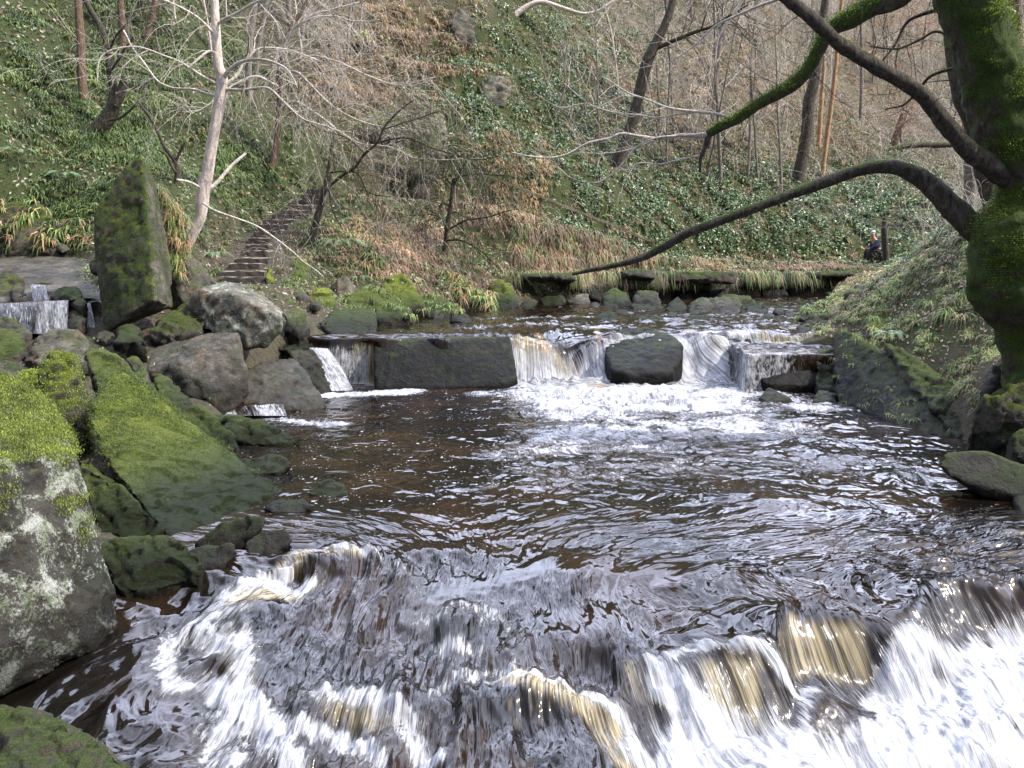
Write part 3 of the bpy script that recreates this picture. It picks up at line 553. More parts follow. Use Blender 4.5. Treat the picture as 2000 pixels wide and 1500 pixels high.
rock('big pale topped slab with lichen and rust stains on its face, resting across other boulders', [(385, 566, 11.5), (455, 572, 11.3), (553, 621, 11.0), (350, 614, 11.6), (400, 640, 11.3), (480, 684, 11.0), (520, 682, 11.0), (551, 648, 11.05), (444, 548, 12.4), (469, 551, 12.4), (552, 604, 11.8), (400, 562, 12.1)], .5, moss=-.02, top=-.1, lichen=.65, wet_z=.6, tone=1.3, sink=.0, amp=.6)
rock('low brown boulder propping the pale topped slab on its left side', [(292, 645, 11.1), (328, 612, 11.6), (358, 592, 11.9), (395, 590, 11.9), (402, 642, 11.2), (330, 650, 11.0)], .4, moss=.28, lichen=.1, wet_z=.7)
rock('broad brown topped block with a dark mossy face above the lowest small fall', [(290, 727, 10.3), (350, 712, 10.15), (469, 652, 10.6), (484, 723, 10.35), (420, 782, 9.95), (371, 772, 9.95), (266, 675, 11.4), (330, 655, 11.8), (395, 643, 11.9), (462, 646, 11.6)], .5, moss=.36, top=-.2, lichen=.15, wet_z=.25, tone=1.1, amp=.6)
rock('thin slanting mossy plank of stone against the brown topped block', [(293, 728, 9.7), (322, 733, 9.65), (372, 783, 9.3), (402, 842, 9.0), (372, 835, 8.8), (308, 765, 9.2)], .35, moss=.42, lichen=.2, wet_z=.2)
rock('small grey mossy stone wedged above the long diagonal slab', [(244, 698, 9.5), (268, 692, 9.6), (290, 730, 9.4), (300, 765, 9.1), (268, 750, 9.1)], .3, moss=.35, wet_z=.3)
rock('dark moss covered boulder at the edge of the pool beside the long diagonal slab', [(352, 800, 9.0), (385, 788, 9.2), (420, 828, 9.0), (460, 852, 8.8), (466, 872, 8.6), (440, 893, 8.3), (388, 893, 8.1), (360, 840, 8.7)], .4, moss=.5, tone=.6, auto=(0, 0.5))
rock('flat moss covered rock reaching out into the pool below the lowest small fall', [(402, 806, 9.9), (470, 811, 10.0), (540, 833, 9.8), (588, 862, 9.2), (575, 874, 9.0), (470, 862, 9.0), (405, 846, 9.2)], .4, moss=.55, yellow=.3, wet_z=-.02, tone=.6, sink=.15, auto=(0, 0.45))
rock('smooth wet grey slab washed by a film of water beside the lowest small fall', [(478, 722, 10.9), (520, 702, 11.5), (575, 698, 11.9), (605, 730, 11.5), (636, 790, 10.8), (600, 803, 10.55), (540, 797, 10.5), (468, 788, 10.4)], .4, moss=.02, lichen=.1, wet=.85, wet_z=.2, tone=1.5, amp=.7)
rock('slim dark fin of rock left of the twin falls', [(563, 684, 12.2), (605, 677, 12.5), (618, 682, 12.5), (652, 758, 12.1), (640, 770, 11.9), (622, 768, 11.9), (590, 722, 12.0)], .35, moss=.15, wet=.8, wet_z=.3, tone=.7)
rock('square edged grey green block at the left end of the upper pool', [(640, 615, 14.4), (735, 610, 14.5), (738, 655, 13.6), (700, 662, 13.4), (660, 660, 13.3), (622, 632, 13.7), (650, 602, 15.2), (730, 604, 15.3), (700, 600, 15.3)], .4, moss=.2, wet_z=U, tone=.65, amp=.4)
rock('low sloping stone in front of the grey green square block', [(525, 672, 12.8), (560, 650, 13.4), (602, 650, 13.4), (622, 672, 12.9), (562, 684, 12.4)], .5, moss=.35, wet_z=U, tone=.8)
rock('mid sized grey boulder right of the pale topped slab', [(552, 612, 12.9), (578, 598, 13.3), (600, 610, 13.2), (606, 640, 12.9), (585, 655, 12.7), (556, 650, 12.8)], .4, moss=.25, lichen=.5, wet_z=U)
rock('small bright yellow green mossy boulder near the foot of the steps', [(603, 578, 15.6), (620, 564, 15.9), (638, 560, 16), (652, 570, 15.8), (658, 598, 15.2), (640, 603, 15.1), (606, 592, 15.3)], .4, moss=.6, yellow=1.1, wet_z=U)
rock('smooth bare grey boulder above the bright yellow green one', [(650, 560, 16.4), (658, 542, 16.6), (675, 536, 16.6), (692, 555, 16.4), (690, 575, 16.2), (662, 580, 16.1)], .4, moss=.05, lichen=.1, tone=1.3)
rock('large mossy boulder with white lichen spots at the left shore of the upper pool', [(668, 602, 15.6), (672, 580, 15.9), (700, 566, 16.2), (730, 560, 16.5), (770, 580, 16.3), (802, 605, 15.7), (808, 618, 15.2), (740, 624, 14.9), (690, 612, 15.1)], .5, moss=.48, lichen=.45, yellow=.4, wet_z=U, tone=.8)
rock('mossy crowned boulder standing right behind the white spotted one', [(740, 560, 17), (762, 537, 17.4), (790, 532, 17.5), (797, 560, 17), (832, 592, 16.5), (790, 602, 16.2), (750, 592, 16.4)], .5, moss=.42, lichen=.3, yellow=.7, wet_z=U, tone=.8)
rock('low mossy rock trailing into the upper pool below a grass tussock', [(800, 590, 16.9), (840, 570, 17.4), (880, 590, 17.2), (905, 606, 17), (860, 612, 16.5), (810, 608, 16.4)], .5, moss=.4, wet_z=U, tone=.7)
rock('dark stone shelf with moss on top under the leafless shrub', [(845, 550, 18.6), (880, 530, 18.9), (940, 570, 18.6), (950, 590, 18.3), (900, 588, 18.0), (860, 570, 18.3)], .5, moss=.45, wet_z=U, tone=.6)
rock('small square mossy stone beside the dark stone shelf', [(925, 580, 18.9), (960, 572, 19), (965, 602, 18.2), (930, 606, 18.1)], .3, moss=.3, wet_z=U)
rock('rounded boulder with a yellow mossy crown at the far shore of the upper pool', [(938, 585, 19.4), (952, 560, 19.8), (976, 545, 20), (1000, 555, 20), (1013, 588, 19.4), (1003, 602, 19.1), (950, 602, 19.0)], .5, moss=.38, yellow=1.0, wet_z=U, tone=.8)
rock('small round mossy stone right of the yellow crowned boulder', [(1054, 585, 20.6), (1065, 573, 20.9), (1090, 571, 20.9), (1103, 585, 20.6), (1098, 592, 20.3), (1058, 593, 20.3)], .4, moss=.45, yellow=.5, wet_z=U)
rock('flat pale stone lying at the far water edge', [(1108, 588, 20.6), (1125, 574, 20.9), (1153, 573, 20.9), (1157, 592, 20.3), (1118, 593, 20.3)], .3, moss=.05, lichen=.3, wet_z=U - .1, tone=1.5, sink=.1)
rock('pointed dark rock beside the thin white sapling', [(1174, 578, 20.3), (1200, 558, 20.5), (1220, 565, 20.4), (1238, 598, 19.7), (1180, 600, 19.6)], .4, moss=.3, wet_z=U, tone=.7)
rock('square pale topped boulder standing in the middle of the upper pool', [(1238, 580, 19.2), (1246, 565, 19.4), (1284, 565, 19.4), (1297, 600, 18.8), (1280, 609, 18.5), (1236, 608, 18.5), (1232, 600, 18.7)], .4, moss=.2, lichen=.3, wet_z=U + .1, tone=.9)
rock('small dark boulder between the square pale topped one and the long pale one', [(1298, 598, 19), (1325, 577, 19.2), (1343, 600, 18.9), (1340, 609, 18.5), (1300, 609, 18.5)], .3, moss=.25, wet_z=U + .1, tone=.6)
rock('long smooth pale grey boulder in the upper pool', [(1343, 598, 18.2), (1360, 582, 18.5), (1400, 580, 18.6), (1445, 580, 18.5), (1452, 608, 17.8), (1400, 616, 17.5), (1345, 612, 17.6)], .5, moss=.08, lichen=.35, wet_z=U, tone=1.45)
rock('low mossy rocks hump right behind the long pale grey boulder', [(1400, 580, 19.2), (1425, 573, 19.4), (1465, 577, 19.3), (1480, 600, 18.8), (1450, 608, 18.5)], .5, moss=.35, wet_z=U, tone=.8)
rock('flat dark stone at the right end of the long pale boulder', [(1455, 600, 18.6), (1485, 592, 18.8), (1502, 600, 18.4), (1500, 612, 18.0), (1458, 614, 17.9)], .3, moss=.2, wet_z=U + .1, tone=.6)
rock('low dark wedge among the stones above the round dark weir boulder', [(1145, 625, 16.6), (1170, 612, 16.9), (1200, 608, 16.9), (1218, 625, 16.5), (1200, 634, 16.2), (1150, 633, 16.2)], .4, moss=.35, wet_z=U, tone=.6)
rock('dark peaked stone behind the low dark wedge', [(1200, 610, 17.6), (1222, 602, 17.8), (1242, 618, 17.5), (1215, 624, 17.2)], .3, moss=.15, wet=.4, wet_z=U, tone=.7)
rock('green mossy flat stone just upstream of the round dark weir boulder', [(1200, 640, 15.2), (1230, 624, 15.7), (1275, 628, 15.6), (1296, 645, 15.0), (1240, 652, 14.7)], .4, moss=.5, yellow=.5, wet_z=U, tone=.7)
rock('mossy stone hump next to the green flat stone', [(1245, 620, 16.3), (1285, 612, 16.5), (1315, 625, 16.2), (1300, 636, 15.8), (1250, 632, 15.9)], .3, moss=.4, wet_z=U, tone=.6)
rock('long low dark wedge pointing left in front of the right hand fall', [(1302, 650, 14.5), (1345, 636, 14.9), (1380, 628, 15.1), (1396, 645, 14.7), (1370, 655, 14.3), (1310, 657, 14.2)], .3, moss=.3, wet=.3, wet_z=U, tone=.6)
rock('small squared stone above the long low wedge', [(1340, 615, 16.4), (1385, 612, 16.5), (1388, 632, 15.9), (1345, 634, 15.8)], .3, moss=.3, wet_z=U, tone=.8)
rock('tiny round dark stone left of the small squared stone', [(1294, 618, 17), (1308, 607, 17.3), (1325, 614, 17.1), (1318, 624, 16.8), (1300, 624, 16.8)], .2, moss=.15, wet=.5, wet_z=U, tone=.6)
rock('long dark wet block forming the middle of the weir', [(727, 674, 12.75), (760, 661, 12.9), (800, 659, 12.9), (830, 661, 12.9), (870, 662, 12.85), (900, 658, 12.95), (960, 658, 13.0), (998, 656, 13.0), (1004, 690, 12.75), (1012, 742, 12.4), (985, 752, 12.3), (850, 758, 12.25), (732, 758, 12.25)], .9, moss=.18, lichen=-.2, wet=.75, wet_z=.3, tone=.13, amp=.12)
rock('low dark slab lying in the water right behind the long weir block', [(808, 653, 13.9), (880, 645, 14.2), (908, 643, 14.3), (906, 653, 13.9)], .2, moss=.2, wet=.6, wet_z=U, tone=.6)
rock('round shouldered dark boulder splitting the weir falls', [(1181, 690, 12.9), (1186, 662, 13.3), (1215, 642, 13.6), (1265, 639, 13.6), (1315, 655, 13.3), (1335, 672, 13.0), (1333, 700, 12.8), (1312, 728, 12.45), (1230, 730, 12.4), (1193, 722, 12.5)], .7, moss=.10, lichen=-.2, wet=.72, wet_z=.4, tone=.12, amp=.28)
rock('dark pointed boulder on the crest of the weir right of the wide fall', [(1412, 650, 13.7), (1440, 642, 13.9), (1474, 648, 13.8), (1468, 672, 13.5), (1445, 698, 13.0), (1418, 690, 13.2)], .4, moss=.12, wet=.8, wet_z=.5, tone=.6)
rock('flat topped dark ledge carrying a thin curtain of water on the right of the weir', [(1443, 690, 12.7), (1470, 684, 13.0), (1600, 684, 13.1), (1602, 694, 12.35), (1600, 752, 11.95), (1500, 750, 12.0), (1456, 716, 12.4)], .3, moss=.05, lichen=-.2, wet=.9, wet_z=.4, tone=.15, amp=.35)
rock('dark block between the flat ledge and the huge right bank boulder', [(1592, 690, 12.3), (1610, 676, 12.6), (1640, 676, 12.5), (1642, 765, 11.6), (1594, 760, 11.7)], .5, moss=.3, wet=.5, wet_z=.2, tone=.6)
rock('small dark triangular stone below the thin water curtain', [(1482, 775, 11.4), (1500, 755, 11.7), (1525, 764, 11.6), (1556, 785, 11.2), (1500, 787, 11.2)], .3, moss=.2, wet=.5, wet_z=.05, tone=.6, auto=(0, 0.3))
rock('small dark stone at the foot of the huge right bank boulder', [(1585, 782, 11.3), (1600, 762, 11.6), (1635, 768, 11.5), (1640, 790, 11.1), (1590, 790, 11.1)], .3, moss=.15, wet=.5, wet_z=.05, tone=.6, auto=(0, 0.3))
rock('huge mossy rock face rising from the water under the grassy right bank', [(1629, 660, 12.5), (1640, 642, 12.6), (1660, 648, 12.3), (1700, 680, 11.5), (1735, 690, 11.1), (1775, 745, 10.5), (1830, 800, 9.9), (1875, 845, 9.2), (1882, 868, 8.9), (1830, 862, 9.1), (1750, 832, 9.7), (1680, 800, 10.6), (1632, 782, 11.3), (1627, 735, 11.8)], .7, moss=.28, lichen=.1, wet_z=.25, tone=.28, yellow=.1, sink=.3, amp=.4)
rock('second mossy slab leaning parallel behind the huge right bank face', [(1725, 668, 11.2), (1765, 680, 10.9), (1835, 735, 10.1), (1900, 780, 9.5), (1915, 862, 8.85), (1870, 858, 8.95), (1790, 770, 10.0)], .7, moss=.34, wet_z=.1, tone=.6, yellow=.1)
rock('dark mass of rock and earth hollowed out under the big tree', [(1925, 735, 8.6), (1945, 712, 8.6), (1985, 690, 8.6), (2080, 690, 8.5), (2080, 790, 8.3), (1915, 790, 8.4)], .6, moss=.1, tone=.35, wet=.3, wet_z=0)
rock('rust streaked mossy boulder at the right edge below the big tree', [(1903, 800, 7.9), (1925, 775, 7.9), (1965, 755, 7.95), (2010, 738, 8.0), (2090, 740, 7.9), (2090, 850, 7.6), (1960, 876, 7.8), (1905, 874, 7.9), (1893, 840, 7.9)], .8, moss=.52, lichen=.1, wet_z=.05, tone=.8, yellow=.35)
rock('small mossy stone cut by the right edge below the rust streaked boulder', [(1966, 868, 7.4), (1985, 842, 7.4), (2020, 828, 7.5), (2090, 830, 7.4), (2090, 910, 7.1), (1980, 895, 7.3)], .5, moss=.38, wet_z=.0, tone=.8, yellow=.2)
rock('long dark flat stone with a mossy stripe in the water at the right edge', [(1834, 912, 8.0), (1845, 886, 8.3), (1880, 879, 8.4), (1925, 880, 8.3), (1975, 900, 8.0), (2070, 930, 7.6), (2070, 985, 6.7), (1980, 965, 7.0), (1920, 950, 7.2), (1850, 928, 7.6)], .4, moss=.34, lichen=-.2, wet=.6, wet_z=.05, tone=.4, sink=.1, amp=.1, strata=0, auto=(0, .3))
rock('dark stone cut by the right edge in front of the long flat stone', [(1980, 972, 6.9), (2000, 956, 7.1), (2080, 960, 7.0), (2080, 1000, 6.5), (1990, 996, 6.6)], .3, moss=.1, wet=.5, wet_z=.0, tone=.7, auto=(0, 0.3))
rock('broad mossy slab lying in the grass of the right bank', [(1688, 622, 12.7), (1712, 600, 13.1), (1755, 580, 13.5), (1820, 570, 13.7), (1842, 585, 13.4), (1800, 625, 12.5), (1740, 640, 12.2), (1695, 652, 12.1)], .4, moss=.28, lichen=.35, tone=.9, sink=.2)
rock('white lichen crusted stone in the grass of the right bank', [(1750, 545, 14.6), (1765, 528, 14.8), (1790, 525, 14.8), (1800, 540, 14.6), (1790, 558, 14.3), (1755, 556, 14.4)], .4, moss=-.3, lichen=1.0, tone=1.5)
rock('grey weathered slab among grass left of the white crusted stone', [(1650, 572, 15.3), (1680, 552, 15.7), (1722, 550, 15.7), (1728, 575, 15.2), (1690, 583, 14.9)], .4, moss=.1, lichen=.3, tone=1.1)
rock('rounded mossy shore boulder at the right end of the upper pool', [(1556, 640, 14.4), (1575, 620, 14.8), (1620, 612, 15.0), (1645, 626, 14.6), (1612, 650, 14.0), (1562, 648, 14.1)], .5, moss=.38, wet_z=U, tone=.7)
rock('small grassy rock on the shore behind the rounded mossy one', [(1555, 622, 15.9), (1575, 600, 16.3), (1615, 590, 16.6), (1630, 615, 15.8), (1580, 628, 15.4)], .5, moss=.35, wet_z=U, tone=.7)
rock('low mossy boulder running up from the shore into the right bank grass', [(1640, 640, 14.0), (1660, 606, 14.5), (1700, 590, 14.7), (1712, 625, 13.9), (1670, 652, 13.4)], .4, moss=.45, wet_z=U, tone=.8, yellow=.4)
rock('small round dark stone with a tuft on top in the pool off the left shore', [(600, 962, 7.25), (618, 942, 7.5), (650, 935, 7.6), (676, 950, 7.4), (680, 966, 7.15), (640, 970, 7.1)], .2, moss=.3, wet=.5, wet_z=.02, tone=.6, sink=.1, auto=(0, 0.2))
rock('low wet stone just left of the small round dark stone', [(515, 990, 6.8), (540, 976, 6.95), (590, 972, 7.0), (612, 986, 6.8), (580, 1002, 6.55), (530, 1002, 6.55)], .2, moss=.1, wet=.6, wet_z=.04, tone=.6, sink=.1, auto=(0, 0.15))
rock('small pointed stone lying in the pool above the long diagonal slab', [(432, 920, 8.1), (470, 900, 8.35), (520, 890, 8.5), (556, 888, 8.5), (572, 905, 8.2), (540, 925, 7.8), (470, 930, 7.75)], .3, moss=.3, wet=.2, wet_z=.02, tone=.7, sink=.1, auto=(0, 0.3))
rock('narrow mossy rib of rock at the foot of the long diagonal slab', [(380, 1062, 5.85), (430, 1020, 6.3), (480, 1004, 6.5), (520, 1006, 6.5), (525, 1020, 6.35), (460, 1048, 6.0), (410, 1075, 5.7)], .3, moss=.35, wet_z=-.02, tone=.6, sink=.15, auto=(0, 0.2))
rock('low dark water worn stone beside the narrow mossy rib', [(478, 1060, 5.9), (510, 1035, 6.15), (560, 1030, 6.2), (575, 1055, 5.95), (530, 1085, 5.55), (485, 1085, 5.55)], .2, moss=.15, wet=.7, wet_z=.02, tone=.6, sink=.1, auto=(0, 0.15))
rock('dark water worn stone below the low mossy boulder', [(345, 1085, 5.6), (400, 1062, 5.8), (455, 1060, 5.85), (470, 1080, 5.6), (400, 1120, 5.25), (360, 1115, 5.3)], .2, moss=.2, wet=.6, wet_z=.02, tone=.6, sink=.1, auto=(0, 0.15))
rock('wide smooth brown rock sheet with water sliding over it at the left edge', [(-150, 492, 16.6), (60, 486, 16.9), (150, 490, 16.7), (192, 502, 16.1), (205, 560, 13.6), (200, 590, 12.4), (100, 597, 12.2), (20, 600, 12.2), (-150, 600, 12.2)], .2, moss=-.5, lichen=-.4, wet=.42, wet_z=.6, tone=1.45, sink=.3, amp=.25, res=1.3)
rock('small dark angular stone at the lower lip of the brown rock sheet', [(98, 580, 12.2), (120, 558, 12.4), (150, 560, 12.3), (170, 588, 11.9), (160, 600, 11.7), (110, 590, 12.0)], .3, moss=.25, wet=.5, wet_z=.8, tone=.6)
rock('dark wet stone between the two arms of the left waterfall', [(128, 592, 12.0), (150, 596, 11.9), (168, 625, 11.6), (160, 642, 11.3), (132, 640, 11.4)], .3, moss=.1, wet=.7, wet_z=.8, tone=.8)
rock('mossy little stone left of the brown rock sheet step', [(-20, 545, 13.2), (20, 524, 13.5), (45, 545, 13.2), (48, 572, 12.8), (-20, 575, 12.7)], .3, moss=.25, wet=.3, wet_z=.8, tone=.8)
rock('round wet stone poised above the left waterfall', [(18, 570, 12.6), (28, 556, 12.7), (44, 560, 12.6), (46, 580, 12.3), (20, 582, 12.3)], .2, moss=.1, wet=.6, wet_z=.8)
rock('dark stone shadowed under the tall upright slab', [(230, 640, 11.0), (255, 632, 11.1), (275, 640, 11.0), (285, 665, 10.6), (220, 668, 10.6)], .3, moss=.35, wet=.5, wet_z=.8, tone=.6)
rock('dark jutting stone on the left flank of the tall upright slab', [(172, 515, 12.4), (185, 495, 12.6), (198, 500, 12.5), (200, 540, 12.2), (180, 535, 12.3)], .3, moss=.35, wet_z=.7, tone=.6, sink=0)
rock('layered mossy outcrop at the foot of the slope on the far left', [(-80, 395, 16.4), (30, 388, 16.7), (80, 392, 16.8), (110, 430, 16.5), (120, 488, 16.1), (-80, 492, 16)], .9, moss=.35, lichen=.2, wet_z=.7, tone=.9, strata=1.)
rock('low layered outcrop between the far left one and the tall slab', [(108, 440, 16.6), (150, 436, 16.7), (200, 450, 16.5), (205, 495, 16.1), (112, 490, 16.2)], .8, moss=.25, lichen=.3, wet_z=.7, strata=1.)
rock('thin angular stone resting at the top edge of the brown rock sheet', [(60, 492, 16.1), (82, 470, 16.3), (100, 488, 16.1), (98, 494, 16.0)], .2, moss=.0, tone=1.0, sink=.05)
rock('flat grey stone beside the thin angular stone', [(98, 480, 16.1), (118, 470, 16.2), (140, 486, 16.1), (120, 492, 16.0)], .2, moss=.1, tone=1.1, sink=.05)
rock('overhanging mossy rock with a dark hollow beneath, under the large fern', [(655, 505, 18.0), (690, 492, 18.2), (740, 500, 18.0), (752, 520, 17.7), (735, 528, 17.6), (690, 516, 17.7), (660, 522, 17.7)], .9, moss=.5, yellow=.6, tone=.7, sink=.0)
rock('small rounded mossy stone beside the lowest step', [(518, 528, 15.9), (532, 520, 16.0), (538, 545, 15.8), (528, 556, 15.7), (518, 550, 15.7)], .25, moss=.6, yellow=1.0)
rock('sloping grey boulder partly grown over right of the steps', [(560, 520, 16.8), (585, 498, 17.1), (608, 515, 16.9), (605, 548, 16.4), (565, 552, 16.3)], .5, moss=.3, lichen=.3)
rock('pale boulder standing at the left end of the right hand fence', [(806, 378, 23.0), (808, 350, 23.2), (825, 336, 23.3), (842, 350, 23.2), (840, 380, 22.9)], .6, moss=.1, lichen=.5, tone=1.4, snap=.85)
OC = dict(moss=.12, top=.3, strata=1.8, amp=1.5, snap=.35, shrink=.9)
rock('uppermost pale weathered ledge of the outcrop above the left fence', [(768, 208, 25.8), (800, 192, 26.0), (850, 200, 26), (866, 222, 25.8), (850, 232, 25.6), (775, 228, 25.6)], 1.4, tone=2.0, lichen=.4, **OC)
rock('broad pale face of the outcrop above the left fence', [(800, 232, 25.4), (862, 226, 25.5), (876, 262, 25.2), (868, 296, 24.8), (838, 300, 24.7), (806, 282, 24.9)], 1.4, tone=2.2, lichen=.45, **OC)
rock('low brown ledge at the left end of the outcrop above the fence', [(640, 236, 25.4), (700, 226, 25.6), (765, 240, 25.3), (770, 262, 25.0), (700, 252, 25.1), (645, 250, 25.2)], 1.4, tone=1.1, lichen=.1, **OC)
rock('slanting middle ledge of the outcrop, pale with a dark underside', [(700, 222, 25.8), (760, 206, 25.9), (805, 240, 25.5), (800, 262, 25.2), (740, 244, 25.4)], 1.4, tone=1.7, lichen=.3, **OC)
rock('dark cracked rock below the outcrop, right behind the left fence', [(650, 262, 25.4), (720, 262, 25.3), (800, 292, 25.0), (858, 312, 24.7), (846, 345, 24.2), (730, 326, 24.6), (655, 288, 25.0)], 1.0, moss=.3, tone=.8, strata=1.6, amp=1.5, snap=.5)
rock('jutting grey slab of bedrock high on the middle of the slope', [(930, 168, 27.3), (955, 150, 27.6), (995, 148, 27.7), (1003, 165, 27.4), (980, 200, 27.0), (945, 190, 27.1)], 1.0, moss=.1, lichen=.5, tone=1.8, strata=1.6, amp=1.8, snap=.4)
rock('small dark crag near the top of the middle slope', [(875, 40, 30.2), (900, 20, 30.6), (935, 40, 30.4), (925, 80, 29.9), (885, 75, 29.9)], 1.0, moss=.1, lichen=.3, tone=1.3, strata=1.6, amp=1.8, snap=.3)
rock('rocky knob poking out of the brown grass at the top of the slope', [(690, 78, 28.0), (715, 62, 28.3), (728, 85, 28.0), (705, 98, 27.8)], .7, moss=.15, tone=.7, strata=1., snap=.85)
# layered bank under the path on the far shore: long overhanging slabs over recessed blocks
nth = ['first', 'second', 'third', 'fourth', 'fifth', 'sixth', 'seventh', 'eighth', 'ninth', 'tenth', 'eleventh', 'twelfth', 'last']
def bank_piece(label, x0, x1, y0, y1, Yb, seed, **k):
    q = random.Random(seed); j = lambda a: q.uniform(-a, a); dd = (Yb - 21) * .25; xm = (x0 + x1) / 2 + j(12)
    rock(label, [(x0 + j(5), y0 - dd, Yb + j(.1)), (x0 + j(8), y1 - dd + j(4), Yb + .1), (xm, y1 - dd - 2 + j(4), Yb + .1), (x1 + j(8), y1 - dd + j(4), Yb + .1), (x1 + j(5), y0 - dd + j(3), Yb + j(.1)), (xm + j(20), (y0 + y1) / 2 - dd, Yb - .12)], .8, wet_z=U + .1, name='bank_rock', cat='rock', group='layered bedrock of the far bank', sink=.02, res=.8, yellow=0, shrink=.95, **k)
x = 1008.; i = 0
while x < 1680:
    w = [118, 92, 70, 150, 128, 138][i % 6]
    if i % 3 != 1: bank_piece(f'overhanging bedrock slab under the grass of the far bank, {nth[i]} from the left', x, min(x + w - 3, 1692), 548 + [0, 4, -3, 5, 1, -4][i % 6], 533 + [0, 3, -5, 1, 4, -3][i % 6], 20.6 + [0, .2, -.1, .1, .3, 0][i % 6] + (x - 1010) * .0062, i + 5, moss=[.3, .45, .2, .35, .1, .3][i % 6], lichen=.1, tone=.8, amp=.7)
    x += w; i += 1
for k, (ya, yb, dp) in enumerate([(590, 566, .22), (568, 546, .42)]):
    x = 1004. + 20 * k; i = 0
    while x < 1670 and i < 13:
        w = [64, 38, 88, 52, 70, 46, 60][(i * 3 + k) % 7]
        if (i + k) % 4 != 3: bank_piece(f'{["lower", "upper"][k]} recessed block under the overhanging slabs of the far bank, {nth[i]} from the left', x, x + w - 3, ya, yb, 20.75 + (x - 1010) * .0062 + dp, i * 7 + k, moss=.15, lichen=.1 if i % 3 else .4, tone=.45 if i % 3 else .8, amp=.8)  # undercut shade put into the darker tone of most blocks
        x += w; i += 1
# loose stones along both shores
lst = [((500, 668), 12.9), ((615, 590), 14.5), ((585, 576), 15.2), ((566, 592), 14.6), ((700, 605), 15.1), ((850, 613), 16.4), ((880, 600), 17.4), ((900, 622), 15.6), ((1030, 596), 19.8), ((1160, 596), 19.7), ((1410, 630), 15.9), ((1435, 645), 15.0), ((1530, 655), 13.9), ((1540, 612), 17.0), ((1520, 606), 17.5), ((1500, 622), 16.5), ((120, 720), 9.6), ((60, 735), 9.2), ((20, 716), 9.8), ((250, 650), 11.3), ((205, 655), 11.2)]
names_at = ['below the low sloping stone', 'left of the yellow green boulder', 'above the grey shore boulder', 'by the foot of the steps', 'under the white spotted boulder', 'at the left shore of the upper pool', 'behind the left shore stones', 'alone upstream of the long weir block', 'at the far shore left of the round mossy stone', 'between flat pale stone and pointed rock', 'in the riffle above the right fall', 'close above the wide fall', 'above the thin water curtain', 'on the gravel at the far right shore', 'on the gravel left of the grassy rock', 'in the riffle off the right shore', 'behind the upright bare headed stone', 'in the gap behind the huge square block', 'at the left edge below the pale flat boulder', 'under the tall upright slab', 'at the left foot of the tall upright slab']
for ((px, py), Y), nm in zip(lst, names_at):
    rs = random.uniform(11, 20) * (1.3 if Y < 12 else 1); w = rs * random.uniform(.9, 1.4)
    rock('loose stone ' + nm, [(px - w, py + rs * .3, Y), (px - w * .6, py - rs * .35, Y + .15), (px + w * .2, py - rs * .65, Y + .2), (px + w * .8, py - rs * .25, Y + .1), (px + w, py + rs * .35, Y - .05), (px, py + rs * .5, Y - .2)], .25, moss=random.uniform(.0, .45), lichen=random.uniform(-.2, .4), tone=random.uniform(.6, 1.2), wet=random.uniform(0, .5), wet_z=U if Y > 13 else .5, name='stone', cat='stone', group='loose stones along the river', sink=.15)
# ------------------------------------------------------------------ ground cover
TS = TXX.shape; HZ = tz.reshape(TS)
dpath, _ = poly_near(TXX.ravel(), TY.ravel(), STA + PATHP[1:]); tsd = river_sd(TXX.ravel(), TY.ravel())
infr = ((gpx > -420) & (gpx < 2450) & (gpy > -160) & (gpy < 1100) & (tsd > .12)).astype(float)
lit = infr * 1.
slope_dx = np.gradient(HZ, axis=1) / np.gradient(TXX, axis=1); slope_dy = np.gradient(HZ, axis=0) / np.gradient(TY, axis=0)
vdist = np.hypot(TXX.ravel(), TY.ravel())
rock_fp = [(V[:, 0].min(), V[:, 0].max(), V[:, 1].min(), V[:, 1].max(), V[:, 2].max()) for o, V, _ in ROCKS]
def pick(w, n):
    w = np.maximum(w, 0); w = w / w.sum(); i = rng.choice(len(w), n, p=w); r, c = np.divmod(i, TS[1]); r = np.clip(r, 0, TS[0] - 2); c = np.clip(c, 0, TS[1] - 2)
    a, b = rng.random(n), rng.random(n); f = lambda Q: (Q[r, c] * (1 - a) + Q[r + 1, c] * a) * (1 - b) + (Q[r, c + 1] * (1 - a) + Q[r + 1, c + 1] * a) * b
    P = np.c_[f(TXX), f(TY), f(HZ)]; G_ = np.c_[slope_dx[r, c], slope_dy[r, c]]
    return P, G_, i
